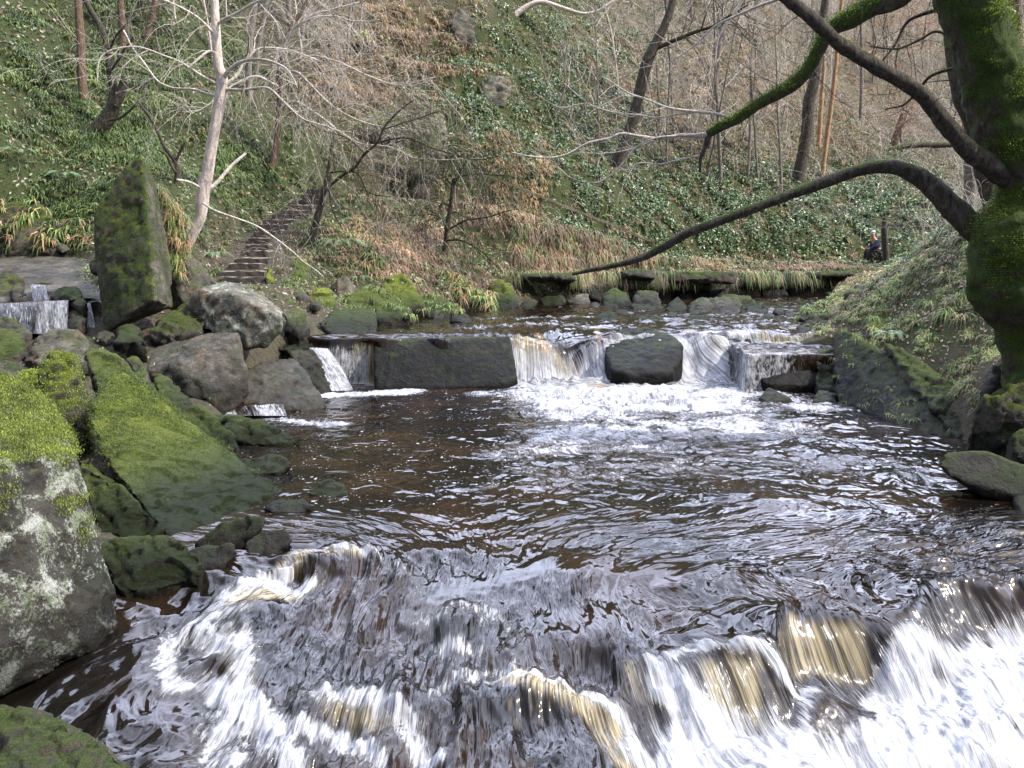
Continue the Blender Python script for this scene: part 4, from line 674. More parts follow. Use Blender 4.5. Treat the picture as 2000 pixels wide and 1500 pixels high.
def blades(name, P, G_, k, L, w, cols, droop=1., spread=1., seed=1, mat='leaf', tipcol=None, kind='stuff', link=True):
    """k arching blades from every point of P; G_ is the slope, blades lean downhill"""
    r = np.random.default_rng(seed); n = len(P); B = n * k
    base = np.repeat(P, k, 0) + np.c_[r.normal(0, .03, B), r.normal(0, .03, B), np.zeros(B)]; g_ = np.repeat(G_, k, 0)
    dist = np.hypot(base[:, 0], base[:, 1]); ln = np.repeat(r.uniform(.65, 1.25, n) * L, k) * r.uniform(.6, 1.15, B)
    az = r.uniform(0, 2 * np.pi, B); d = np.c_[np.cos(az), np.sin(az)] * r.uniform(.35, 1, B)[:, None] * spread
    gn = np.maximum(np.hypot(g_[:, 0], g_[:, 1]), .05); d = d - g_ / gn[:, None] * (np.clip(gn, 0, 1) * .75)[:, None]
    side = np.c_[-d[:, 1], d[:, 0], np.zeros(B)]; side /= np.maximum(np.linalg.norm(side, axis=1), 1e-3)[:, None]
    side[:, 2] = r.uniform(-.5, .5, B)
    up = r.uniform(.65, 1.15, B); ww = w * np.clip(dist / 11, .35, 2.2) * r.uniform(.6, 1.3, B)
    V = np.empty((B, 8, 3)); C = np.empty((B, 8, 4)); cols = np.asarray(cols); ci = r.integers(0, len(cols), n); col = np.repeat(cols[ci], k, 0) * r.uniform(.6, 1.35, (B, 1)) * np.repeat(r.uniform(.75, 1.25, n), k)[:, None]
    alt = cols[r.integers(0, len(cols), B)]; m = r.random(B) < .25; col[m] = alt[m]
    for j, t in enumerate((0, .35, .7, 1.)):
        p = base + np.c_[d * (ln * t * .75)[:, None], ln * (up * t * 1.15 - droop * t * t * 1.05)]
        hw = (side * (ww * (1 - t ** 2 * .92) * .5)[:, None]); V[:, 2 * j] = p - hw; V[:, 2 * j + 1] = p + hw
        cc = col * (1.0 if tipcol is None else (1 - t * .5)) + (0 if tipcol is None else np.array(tipcol) * t * .5); C[:, 2 * j, :3] = cc; C[:, 2 * j + 1, :3] = cc
    C[..., :3] *= np.clip(1 + 1.1 * np.repeat(fbm(P * (1.2 if dist.mean() > 10 else 5), 3, 19), k), .35, 1.8)[:, None, None]; C[..., 3] = 1
    F = (np.arange(B)[:, None, None] * 8 + np.array([[0, 1, 3, 2], [2, 3, 5, 4], [4, 5, 7, 6]])[None]).reshape(-1, 4)
    return mesh_np(name, V.reshape(-1, 3), F, M[mat], True, dict(tint=C.reshape(-1, 4)), link=link)
def leaves(name, P, G_, size, cols, seed, mat='leaf', lift=.03, flat=.5):
    r = np.random.default_rng(seed); n = len(P); Nn = np.c_[-G_, np.ones(n)]; Nn = Nn / np.linalg.norm(Nn, axis=1)[:, None] + r.normal(0, flat, (n, 3)); Nn /= np.linalg.norm(Nn, axis=1)[:, None]
    a = np.cross(Nn, r.normal(0, 1, (n, 3))); a /= np.linalg.norm(a, axis=1)[:, None]; b = np.cross(Nn, a)
    s = (size * r.uniform(.55, 1.3, n) * np.clip(np.hypot(P[:, 0], P[:, 1]) / 14, .6, 1.8))[:, None]; c = P + np.c_[np.zeros((n, 2)), r.uniform(0, lift, n)]
    V = np.stack([c - a * s, c - b * s * .55 + Nn * s * .15, c + a * s, c + b * s * .55 + Nn * s * .15], 1).reshape(-1, 3)
    cols = np.asarray(cols); col = cols[r.integers(0, len(cols), n)] * r.uniform(.6, 1.4, (n, 1)); C = np.repeat(np.c_[col, np.ones(n)], 4, 0)
    return mesh_np(name, V, np.arange(4 * n).reshape(-1, 4), M[mat], False, dict(tint=C))
patch = fbm(P2 * .8, 3, 61); patch2 = fbm(P2 * 1.9, 3, 62)
Gm = np.clip(blob(gpx, gpy, GREEN), 0, 1.2); Bm = np.clip(blob(gpx, gpy, BROWN), 0, 1.2)
onpath = 1 - sstep(.75, .45, dpath) if False else sstep(.45, .75, dpath)
leftside = sstep(720, 480, gpx)
GRN = [(.075, .125, .035), (.12, .175, .05), (.17, .23, .07), (.055, .09, .035), (.22, .27, .10)]
STRAW = [(.36, .25, .13), (.27, .17, .085), (.42, .31, .18), (.20, .13, .08), (.19, .19, .08)]
RUST = [(.24, .15, .10), (.30, .21, .14), (.17, .10, .07), (.38, .30, .19)]
IVY = [(.07, .12, .05), (.11, .17, .075), (.045, .08, .035), (.18, .25, .14), (.20, .24, .10)]
crag = np.clip(1 - blob(gpx, gpy, [(790, 250, 85, 45, 1.1), (690, 265, 50, 30, .8), (965, 170, 45, 30, .9), (905, 50, 35, 35, .7), (880, 200, 60, 60, .3)]), 0, 1)
def W_(m): return infr * onpath * crag * np.clip(m, 0, 2)
P, G_, i = pick(W_((Gm * leftside * 1.2 + .15 * leftside) * sstep(-.1, .3, patch + .4 * patch2) * (gpy < 560)), 8200)
blades('grass', P, G_, 13, .25, .010, GRN, 1.15, seed=1)['kind'] = 'stuff'
P, G_, i = pick(W_((Gm * (1 - leftside) + .22) * sstep(-.3, .15, patch2) * (gpx < 1680) * (gpy < 600)), 12000)
blades('grass', P, G_, 11, .2, .010, GRN + STRAW[:2] + [(.16, .19, .07)], 1.1, seed=2)['kind'] = 'stuff'
P, G_, i = pick(W_(Bm * sstep(-.1, .3, patch + .4 * patch2) * (gpx < 1700) * (gpy < 600)), 9000)
blades('dry_grass', P, G_, 12, .22, .010, STRAW, 1.35, seed=3)['kind'] = 'stuff'
P, G_, i = pick(W_(blob(gpx, gpy, [(960, 420, 60, 40, 1), (790, 480, 70, 50, .9), (1120, 500, 120, 35, 1), (880, 560, 80, 25, .7), (1580, 530, 70, 20, 1.2), (720, 160, 100, 60, .5), (820, 110, 90, 70, .6)])), 1900)
blades('dead_bracken', P, G_, 12, .30, .009, RUST, 1.5, seed=4)['kind'] = 'stuff'
P, G_, i = pick(W_((.35 + .5 * sstep(-.2, .3, patch)) * sstep(850, 1100, gpx) * (gpy < 560)), 9000)
blades('grass', P, G_, 9, .19, .009, [(.15, .19, .07), (.20, .24, .10), (.11, .15, .05), (.28, .27, .15), (.24, .22, .13)], 1.15, seed=12)['kind'] = 'stuff'
# right bank grass, near
rb = infr * (TXX.ravel() > 4.8) * (TY.ravel() < 19) * (TY.ravel() > 8)
P, G_, i = pick(rb * sstep(-.1, .3, patch2) * (1 - .6 * np.exp(-((gpx - 1830) / 60) ** 2 - ((gpy - 650) / 50) ** 2)), 5000)
blades('grass', P, G_ * .25, 16, .19, .008, [(.16, .22, .07), (.24, .28, .10), (.38, .34, .19), (.13, .19, .05), (.30, .31, .13)], 1.15, seed=5)['kind'] = 'stuff'
P, G_, i = pick(rb * blob(gpx, gpy, [(1830, 500, 90, 50, 1), (1700, 590, 80, 30, .8), (1880, 600, 60, 60, .6)]), 130)
blades('grass', P, G_ * .3, 46, .38, .009, GRN[1:3] + [(.20, .22, .08), (.33, .27, .14)], 1.25, seed=6)['kind'] = 'stuff'
# hanging tufts along the top of the far bank
n = 950; xs_ = rng.uniform(1000, 1700, n); P = np.array([list(A(x, 0, 22.0 + (x - 1010) * .0062 + random.uniform(.1, .9))) for x in xs_]); P[:, 2] = ground_h(P[:, 0], P[:, 1]) + .05
P[:, 2] = np.maximum(P[:, 2], 1.45); blades('dry_grass', P, np.tile([[0., 1.2]], (n, 1)), 14, .40, .011, STRAW[1:2] + STRAW[3:] + RUST[:1] + RUST[2:3] + GRN[:2], 1.6, seed=7)['kind'] = 'stuff'
n = 620; xs_ = rng.uniform(1000, 1700, n); P = []
for x in xs_:
    Yg = 20.8 + (x - 1010) * .0062; P.append(list(A(x, 536 - (Yg - 21) * .25, Yg + random.uniform(0, .25))))
keep_ = fbm(np.array(P) * 1.3, 2, 71) > -.22; P = np.array(P)[keep_]
blades('dry_grass', P, np.tile([[0., 1.4]], (len(P), 1)), 16, .42, .010, STRAW[3:] + RUST[:1] + RUST[2:3] + GRN, 1.7, seed=71)['kind'] = 'stuff'
# leaf litter and ivy
P, G_, i = pick(infr * (.25 + Bm) * (gpy < 620) * np.clip(.6 + patch, 0, 2) * (1 + 1.5 * (gpx > 1300)), 80000)
leaves('fallen_leaves', P, G_, .035, [(.27, .20, .14), (.20, .14, .09), (.36, .29, .22), (.14, .09, .06), (.28, .24, .19)], 8)['kind'] = 'stuff'
P, G_, i = pick(rb, 9000); leaves('fallen_leaves', P, G_, .03, [(.36, .24, .15), (.26, .13, .08), (.42, .30, .20), (.12, .16, .05)], 9)['kind'] = 'stuff'
P, G_, i = pick(W_((blob(gpx, gpy, [(1400, 410, 190, 60, .8), (1300, 470, 130, 30, .8), (1600, 450, 150, 40, .8), (1150, 370, 120, 60, .6), (1180, 440, 80, 30, .5), (920, 200, 90, 100, .35), (1750, 400, 90, 60, .4), (880, 550, 60, 20, .3), (1100, 150, 140, 140, .28)])) * sstep(-.05, .3, patch2)), 85000)
leaves('ivy', P, G_, .030, IVY, 10, 'ivy', .22, .8)['kind'] = 'stuff'
P, G_, i = pick(W_(Gm * leftside + .1), 16000); leaves('ivy', P, G_, .028, IVY[:3] + GRN[:2], 11, 'ivy', .12, .8)['kind'] = 'stuff'
# grass and moss tufts growing on the rocks themselves
def on_rock(sub, n, k, L, w, cols, seed, nzmin=.3, droop=1.3, name='grass'):
    PP = []
    for o, V, Nn in ROCKS:
        if any(s in o['label'] for s in sub):
            c = np.where(Nn[:, 2] > nzmin)[0]
            if len(c): PP.append(V[rng.choice(c, n)])
    P = np.concatenate(PP); blades(name, P, np.tile([[.2, .7]], (len(P), 1)), k, L, w, cols, droop, seed=seed)['kind'] = 'stuff'
on_rock(['broken ledge of rock behind'], 160, 16, .3, .010, GRN[1:3] + STRAW[:2] + [(.2, .24, .08)], 21, .1)
on_rock(['with white lichen spots', 'low mossy rock trailing', 'small grassy rock', 'low mossy boulder running', 'broad mossy slab lying'], 26, 16, .28, .012, GRN[1:3] + [(.2, .22, .08)], 22)
on_rock(['overhanging mossy rock', 'dark stone shelf', 'layered mossy outcrop', 'low layered outcrop', 'rocky knob'], 60, 12, .36, .018, GRN[:3] + STRAW[:2], 23)
on_rock(['huge mossy rock face'], 70, 9, .16, .006, GRN[1:3] + [(.22, .22, .08)], 24, .45)
# short moss pile on the brightest boulders
def moss_pile(sub, n, cols, seed, hmin, nz0, L=.016, w=.006):
    for o, V, Nn in ROCKS:
        if sub in o['label']:
            nn = fbm(V * 5, 4, seed); c = np.where((Nn[:, 2] > nz0 + nn * .8) & (V[:, 2] > hmin + nn * .9) & (project(V)[0] > -60))[0]
            if not len(c): continue
            P = V[rng.choice(c, n)] + rng.normal(0, .006, (n, 3)); q = blades('moss', P, np.zeros((n, 2)), 2, L, w, cols, .5, seed=seed, mat='leaf')
            b = np.array(o.location); me = q.data; a = np.empty(len(me.vertices) * 3, np.float32); me.vertices.foreach_get('co', a); me.vertices.foreach_set('co', (a.reshape(-1, 3) - b).astype(np.float32).ravel())
            q.parent = o; q['kind'] = 'stuff'
YG = [(.11, .15, .016), (.20, .23, .025), (.055, .085, .010), (.14, .17, .02)]
moss_pile('huge square block', 52000, YG, 31, .75, .5, .022, .007)
moss_pile('long diagonal mossy slab', 22000, YG[:1] + YG[2:3] + [(.05, .075, .010)] * 3, 32, .5, .2, .016, .007)
moss_pile('upright stone with a bare', 9000, YG, 33, .0, -.3, .02, .008)
def fern(px, py, Y, size, nf, label, seed, dz=0.0):
    r = random.Random(seed); c = A(px, py, Y); V = []; F = []; C = []
    for k in range(nf):
        az = 2 * math.pi * k / nf + r.uniform(-.3, .3); L = size * r.uniform(.75, 1.1); d = Vector((math.cos(az), math.sin(az) - .25, 0)); s = Vector((-d.y, d.x, 0)).normalized(); ns = 26
        pts = [c + d * (L * t) + Vector((0, 0, L * (.95 * t - 1.05 * t * t))) for t in [j / ns for j in range(ns + 1)]]
        g_ = r.uniform(.8, 1.25); cc = (.12 * g_, .20 * g_, .075 * g_, 1)
        for j in range(2, ns):
            t = j / ns; w = L * .15 * math.sin(math.pi * min(1, t * .93 + .07)) ** .8; tan = (pts[j + 1] - pts[j - 1]).normalized()
            for sg in (-1, 1):
                e = pts[j] + s * sg * w + tan * w * .35 - Vector((0, 0, w * .25)); h = tan * L * .013
                i0 = len(V); V += [pts[j] - h, pts[j] + h, e + h * .3, e - h * .3]; F.append((i0, i0 + 1, i0 + 2, i0 + 3)); C += [cc] * 4
    V = np.array([list(v) for v in V]); b = np.array(list(c)); o = mesh_np('fern', V - b, F, M['ivy'], True, dict(tint=np.array(C))); o.location = c; tag(o, label, 'fern'); return o
fern(668, 478, 17.6, .62, 13, 'large arching green fern hanging over the mossy overhang right of the steps', 1)
fern(1588, 392, 27.6, .55, 9, 'small fern behind the long low branch of the big tree', 2)
fern(40, 300, 17.5, .5, 9, 'pale green fern clump at the left edge above the layered outcrop', 3)
fern(130, 345, 17.2, .5, 10, 'fern clump on the slope left of the tall upright slab', 4)
fern(700, 545, 17.2, .35, 8, 'drooping little fern below the large one', 5)
fern(420, 500, 16.2, .4, 9, 'dark green fern left of the lower steps', 6)
fern(1740, 655, 11.8, .35, 9, 'bright green fern spilling over the broad mossy slab of the right bank', 7)
fern(1650, 245, 36, .9, 8, 'fern on the wooded slope below the crossing branches', 8)
fern(1420, 545, 23.0, .4, 8, 'ivy green fern hanging down the far bank', 9)
# ------------------------------------------------------------------ trees
class Tubes:
    def __init__(s): s.V = []; s.F = []; s.n = 0
    def add(s, pts, rad, sides=6, bump=0., seed=0, fr=3.):
        P = np.asarray([list(p) for p in pts], float); n = len(P); rad = np.asarray(rad, float)
        T = np.gradient(P, axis=0); T /= np.maximum(np.linalg.norm(T, axis=1), 1e-9)[:, None]
        up = np.array([0, 0, 1.]) if abs(T[0][2]) < .9 else np.array([1., 0, 0]); a = np.cross(T[0], up); a /= np.linalg.norm(a); A_ = [a]
        for i in range(1, n):
            a = a - T[i] * (a @ T[i]); a /= max(np.linalg.norm(a), 1e-9); A_.append(a)
        A_ = np.array(A_); B_ = np.cross(T, A_); th = np.linspace(0, 2 * np.pi, sides, endpoint=False)
        D = A_[:, None] * np.cos(th)[None, :, None] + B_[:, None] * np.sin(th)[None, :, None]
        V = P[:, None] + D * rad[:, None, None]
        if bump:
            q = V.reshape(-1, 3); d = fbm(q * fr, 4, seed) * .9 + .35 * fbm(q * fr * 4, 3, seed + 5); V = V + D * (d.reshape(n, sides, 1) * rad[:, None, None] * bump)
        i = np.arange(n * sides).reshape(n, sides); j = np.roll(i, -1, 1)
        F = np.stack([i[:-1], j[:-1], j[1:], i[1:]], -1).reshape(-1, 4) + s.n
        s.V.append(V.reshape(-1, 3)); s.F.append(F); s.n += n * sides
        # closed tip
        s.V.append(P[-1][None] + T[-1][None] * rad[-1] * .5); c = s.n; s.n += 1
        l = i[-1] + (s.n - 1 - n * sides); s.F.append(np.stack([l, np.roll(l, -1), np.full(sides, c), np.full(sides, c)], -1))
    def build(s, name, mat, parent):
        if not s.V: return None
        V = np.concatenate(s.V) - np.array(parent.location if parent else (0, 0, 0)); F = np.concatenate(s.F)
        # tip fans are triangles written as quads: split them off
        tri = F[:, 2] == F[:, 3]; me = bpy.data.meshes.new(name)
        q = F[~tri]; t = F[tri][:, :3]; me.vertices.add(len(V)); me.vertices.foreach_set('co', V.astype(np.float32).ravel())
        me.loops.add(q.size + t.size); me.loops.foreach_set('vertex_index', np.r_[q.ravel(), t.ravel()].astype(np.int32)); me.polygons.add(len(q) + len(t))
        me.polygons.foreach_set('loop_start', np.r_[np.arange(len(q)) * 4, q.size + np.arange(len(t)) * 3].astype(np.int32)); me.polygons.foreach_set('use_smooth', np.full(len(q) + len(t), True))
        me.materials.append(mat); me.update(calc_edges=True); o = bpy.data.objects.new(name, me); COL.objects.link(o); o.parent = parent; return o
def spline(pts, rad, m=6, wig=0., seed=0):
    P = np.array([list(p) for p in pts], float); n = len(P); E = np.vstack([2 * P[0] - P[1], P, 2 * P[-1] - P[-2]]); out = []; ro = []
    for i in range(n - 1):
        p0, p1, p2, p3 = E[i:i + 4]
        for t in np.linspace(0, 1, m, endpoint=False):
            out.append(.5 * (2 * p1 + (p2 - p0) * t + (2 * p0 - 5 * p1 + 4 * p2 - p3) * t * t + (3 * p1 - p0 - 3 * p2 + p3) * t ** 3)); ro.append(rad[i] * (1 - t) + rad[i + 1] * t)
    out.append(P[-1]); ro.append(rad[-1]); out = np.array(out)
    if wig: out = out + wig * np.c_[noise(out * 2.3, seed), noise(out * 2.3, seed + 1), noise(out * 2.3, seed + 2)]
    return out, np.array(ro)
def trace(L, Y0, m=6, wig=0., seed=0, Y1=None):
    """L: (px, py, radius px); the depth runs from Y0 to Y1"""
    n = len(L); Y1 = Y0 if Y1 is None else Y1; Ys = [Y0 + (Y1 - Y0) * i / (n - 1) for i in range(n)]
    return spline([A(a[0], a[1], y) for a, y in zip(L, Ys)], [a[2] / FPX * y for a, y in zip(L, Ys)], m, wig, seed)
def twig(tb, p, d, L, r, lev, rr, grav=-.12, curl=.35, sp=.55, kids=3, sides=4):
    """a wandering twig that forks; grav < 0 droops"""
    n = 7 if lev else 5; pts = [np.array(p)]; d = np.array(d, float); d /= np.linalg.norm(d); dirs = [d.copy()]
    bend = np.array([rr.gauss(0, 1), rr.gauss(0, 1), rr.gauss(0, 1)]) * curl / n
    for k in range(n):
        d = d + bend + np.array([rr.gauss(0, .11), rr.gauss(0, .11), rr.gauss(0, .11) + grav * (k / n)]); d /= np.linalg.norm(d); pts.append(pts[-1] + d * L / n); dirs.append(d.copy())
        if rr.random() < .25: bend = -bend
    r *= .75; rad = np.linspace(r, max(r * .35, .0027), n + 1); tb.add(pts, rad, sides if r > .008 else 3)
    if lev > 0:
        for k in range(kids):
            i = min(n, 1 + int((k + rr.random()) / kids * n)); dd = dirs[i]; s = np.cross(dd, [rr.gauss(0, 1), rr.gauss(0, 1), rr.gauss(0, 1)]); s /= max(np.linalg.norm(s), 1e-6)
            twig(tb, pts[i], dd + s * sp * rr.uniform(.7, 1.4), L * rr.uniform(.4, .7), rad[i] * .6, lev - 1, rr, grav, curl, sp, kids, 3)
def sprout(tb, path, rad, a, b, count, L, r, lev, rr, bias=(0, 0, 0), **k):
    n = len(path)
    for q in range(count):
        i = int((a + (b - a) * (q + rr.random()) / count) * (n - 1)); T = path[min(i + 1, n - 1)] - path[max(i - 1, 0)]; T /= max(np.linalg.norm(T), 1e-6)
        s = np.cross(T, [rr.gauss(0, 1), rr.gauss(0, 1), rr.gauss(0, 1)]); s /= max(np.linalg.norm(s), 1e-6)
        twig(tb, path[i], s * .9 + T * .5 + np.array(bias), L * rr.uniform(.6, 1.3), min(r, rad[i] * .7), lev, rr, **k)
def tree(name, label, cat, base, group=None): o = empty(name, base); tag(o, label, cat, group); return o
rr = random.Random(5)
# --- the big mossy tree on the right bank
bt = tree('mossy_tree', 'big leaning tree with a thick moss covered trunk on the right bank', 'tree', A(1960, 760, 8.2))
tb = Tubes(); P_, r_ = trace([(2045, 765, 84), (2036, 720, 74), (2026, 680, 64), (2008, 620, 60), (1980, 560, 74), (1978, 500, 78), (1982, 450, 72), (1996, 405, 46), (2004, 350, 48), (1992, 300, 54), (1972, 240, 56), (1950, 180, 56), (1925, 110, 54), (1905, 50, 53), (1888, 0, 52), (1862, -90, 50), (1830, -200, 46)], 8.2, 14)
tb.add(P_, r_, 72, .36, 5, 1.7); trunk = tb.build('trunk', M['mossy'], bt)
def limb(L, Y0, Y1, mat, seed, bumpv=.27, sides=24, parent=None, wig=.0, tw=None):
    tb = Tubes(); P_, r_ = trace(L, Y0, 10, wig, seed, Y1); r_ = r_ * .78; tb.add(P_, r_, sides, bumpv, seed, 6)
    if tw: sprout(tb, P_, r_, *tw, rr, grav=.1)
    o = tb.build('branch', M[mat], parent); return P_, r_, o
B1, R1_, _ = limb([(1965, 475, 34), (1930, 462, 32), (1895, 440, 30), (1850, 395, 27), (1805, 352, 22), (1760, 330, 18), (1725, 325, 16), (1680, 332, 15), (1620, 352, 14), (1550, 378, 13), (1480, 404, 12), (1410, 430, 11.5), (1345, 455, 11), (1300, 480, 11), (1262, 500, 9), (1215, 515, 7.5), (1165, 525, 6), (1118, 535, 4)], 8.3, 9.6, 'semi', 41, parent=bt, tw=(.45, .98, 12, .35, .004, 1))
B2, R2_, _ = limb([(2005, 365, 34), (1975, 350, 28), (1935, 325, 25), (1890, 290, 22), (1845, 240, 19), (1805, 190, 18), (1765, 160, 17.5), (1720, 135, 17), (1670, 105, 16), (1630, 78, 15.5), (1590, 40, 15), (1550, 8, 14), (1500, -30, 12), (1420, -80, 9)], 8.2, 7.7, 'semi', 42, parent=bt, tw=(.3, 1, 12, .5, .006, 1))
B3, R3_, _ = limb([(1850, -110, 34), (1800, -45, 28), (1750, -5, 26), (1700, 15, 24), (1660, 38, 22), (1620, 60, 17), (1600, 95, 15), (1578, 135, 15), (1550, 165, 15), (1515, 185, 14), (1480, 205, 12.5), (1440, 232, 12), (1405, 250, 11), (1382, 262, 10)], 8.1, 8.6, 'mossy', 43, .24, parent=bt, tw=(.35, 1, 10, .6, .006, 2))
limb([(1385, 262, 8), (1378, 285, 6), (1368, 310, 4.5), (1367, 336, 3)], 8.6, 8.6, 'semi', 44, .2, 10, bt)
P4, R4, _ = limb([(1385, 262, 9), (1360, 264, 6), (1325, 264, 4.5), (1290, 272, 3.6), (1250, 268, 3.4), (1215, 262, 3.2), (1190, 270, 3), (1150, 278, 2.8), (1105, 300, 2.4), (1060, 308, 2), (1000, 298, 1.4)], 8.6, 8.7, 'twig', 45, .1, 8, bt, .02, (.1, 1, 12, .4, .004, 1))
tw = None
def pale(L, Y0, Y1=None, kids=5, L_=.5, r=.004, lev=1, wig=.03, seed=0, mat='twig', k=.8):
    P_, r_ = trace(L, Y0, 6, wig, seed, Y1); r_ = r_ * k; t = Tubes(); t.add(P_, r_, 6); sprout(t, P_, r_, .25, 1, kids, L_, r, lev, rr, grav=.1); t.build('branch', M[mat], bt); return P_
pale([(1432, 232, 4), (1400, 222, 4), (1350, 218, 3.6), (1300, 210, 3), (1260, 190, 2.5), (1225, 178, 2.2), (1180, 150, 1.5)], 8.6, 8.9, 7)
pale([(1350, 220, 3), (1320, 224, 2.8), (1280, 232, 2.4), (1240, 222, 2.1), (1190, 215, 1.8), (1150, 200, 1.4), (1100, 160, 1)], 8.7, 9, 7)
pale([(1385, 263, 3), (1300, 268, 2.6), (1250, 285, 2.4), (1225, 310, 2.2), (1190, 345, 2), (1160, 358, 1.8), (1120, 348, 1.5), (1085, 318, 1)], 8.6, 8.8, 6)
pale([(1368, 305, 2.8), (1335, 312, 2.5), (1290, 320, 2.2), (1250, 318, 1.8), (1215, 340, 1.4)], 8.6, 8.7, 4)
pale([(1290, 272, 2.4), (1240, 290, 2), (1180, 300, 1.6), (1120, 300, 1)], 8.7, 8.9, 4)
pale([(1540, -10, 4), (1480, 10, 3), (1430, 35, 2.6), (1390, 60, 2.2), (1330, 110, 1.6), (1300, 130, 1)], 8, 8.4, 8)
pale([(1480, -40, 4), (1440, 20, 3), (1400, 80, 2.4), (1390, 130, 1.8), (1360, 170, 1.2)], 8.2, 8.4, 6)
pale([(1840, 20, 7), (1800, 30, 5), (1770, 45, 4), (1745, 85, 3), (1720, 120, 2)], 8.6, 8.9, 6, mat='semi', k=.65)
pale([(1920, 110, 5), (1840, 60, 4), (1800, 75, 3.4), (1750, 95, 3), (1700, 90, 2)], 8.8, 9.2, 6, mat='semi', k=.65)
pale([(1905, 120, 7), (1870, 130, 5), (1825, 145, 5), (1800, 170, 4), (1765, 205, 3), (1730, 215, 2)], 8.9, 9.4, 5, mat='semi', k=.65)
# moss cushions on the trunk and the upper branch
def fuzz(path, rad, a, b, n, parent, seed, zmin=-.6, L=.03, cols=None):
    r = np.random.default_rng(seed); m = len(path); i = (a + (b - a) * r.random(n)) * (m - 1); i0 = i.astype(int); P = path[i0]; T = np.gradient(path, axis=0)[i0]; T /= np.linalg.norm(T, axis=1)[:, None]
    D = r.normal(0, 1, (n, 3)); D -= T * (D * T).sum(1)[:, None]; D /= np.linalg.norm(D, axis=1)[:, None]
    f = fbm(P * 3 + D * .8, 4, seed); k = (D[:, 2] + f * 1.4 > zmin); P, D, i0 = P[k], D[k], i0[k]
    q = P + D * (rad[i0] * 1.02)[:, None]; o = blades('moss', q, -D[:, :2] * .8, 2, L, .009, cols or [(.10, .16, .016), (.17, .24, .025), (.05, .09, .013), (.26, .32, .035)], .7, seed=seed)
    me = o.data; v = np.empty(len(me.vertices) * 3, np.float32); me.vertices.foreach_get('co', v); me.vertices.foreach_set('co', (v.reshape(-1, 3) - np.array(parent.location)).astype(np.float32).ravel()); o.parent = parent; o['kind'] = 'stuff'
tb0 = trace([(2045, 765, 84), (2036, 720, 74), (2026, 680, 64), (2008, 620, 60), (1980, 560, 74), (1978, 500, 78), (1982, 450, 72), (1996, 405, 46), (2004, 350, 48), (1992, 300, 54), (1972, 240, 56), (1950, 180, 56), (1925, 110, 54), (1905, 50, 53), (1888, 0, 52), (1862, -90, 50)], 8.2, 14)
fuzz(tb0[0], tb0[1] * 1.03, .22, 1, 34000, bt, 51, .05)
fuzz(B3, R3_, .1, .95, 9000, bt, 52, .1, .025)
# --- the pale barked tree by the left stream
pb = tree('pale_barked_tree', 'pale barked bare tree with a sunlit trunk and wide curling branches, left of the steps', 'tree', A(368, 480, 13.6))
tb = Tubes(); PT, RT = trace([(366, 478, 9), (378, 455, 9), (392, 425, 9), (394, 398, 12), (398, 370, 12), (407, 330, 10.5), (414, 280, 10), (424, 230, 9.5), (431, 180, 10), (434, 150, 10), (426, 125, 9), (422, 60, 8), (419, 0, 7), (416, -90, 6)], 13.6, 8); tb.add(PT, RT, 16, .07, 61, 5); tb.build('trunk', M['birch'], pb)
tb = Tubes()
def br(L, Y0, Y1, kids=12, L_=.9, r=.009, lev=2, grav=-.22, wig=.03, bias=(0, 0, 0), t=None, curl=.7):
    P_, r_ = trace(L, Y0, 6, wig, len(L), Y1); r_ = r_ * .72; (t or tb).add(P_, r_, 7); sprout(t or tb, P_, r_, .2, 1, kids, L_, r, lev, rr, bias, grav=grav, curl=curl); return P_
br([(434, 155, 7), (445, 138, 5.5), (462, 124, 5), (482, 118, 4), (510, 116, 3.4), (545, 125, 3), (565, 140, 2.4), (580, 170, 2)], 13.6, 13.0, 12, 1.1)
br([(436, 165, 5), (458, 148, 4), (480, 120, 3.4), (505, 95, 3), (545, 95, 2.8), (575, 100, 2.4), (620, 120, 2)], 13.6, 14, 12, 1.2)
br([(436, 175, 5), (470, 175, 3.5), (520, 172, 3), (555, 200, 2.6), (600, 235, 2), (660, 255, 1.6)], 13.6, 13.2, 12, 1.2)
br([(422, 112, 4), (408, 100, 3.4), (390, 112, 3), (368, 134, 2.4)], 13.6, 13.3, 4, .6, .006, 1)
br([(432, 170, 4), (400, 150, 3), (350, 120, 2.6), (290, 95, 2.2), (250, 90, 2), (200, 110, 1.8), (190, 160, 1.5)], 13.6, 13, 10, .9)
br([(430, 190, 4), (380, 175, 3), (320, 165, 2.6), (270, 110, 2.2), (240, 60, 1.6)], 13.6, 14.5, 9, .9)
br([(402, 372, 5), (430, 350, 4.6), (455, 320, 4), (480, 298, 3.4)], 13.7, 14.2, 1, .3, .005, 0)
br([(400, 372, 4), (375, 355, 3.6), (345, 350, 2.6)], 13.6, 13.2, 2, .4, .005, 1)
br([(398, 398, 3.2), (420, 412, 3), (460, 425, 2.8), (510, 448, 2.4), (560, 480, 2), (600, 515, 1.6), (630, 540, 1.2)], 13.4, 13.2, 6, .6, .005, 1)
br([(421, 50, 4), (470, 20, 3.4), (540, -10, 3), (620, -30, 2.4)], 13.6, 13, 10, 1.3)
br([(421, 70, 4), (380, 30, 3), (320, 0, 2.6), (250, -30, 2)], 13.6, 13, 8, 1.2)
tb.build('branches', M['twig'], pb)
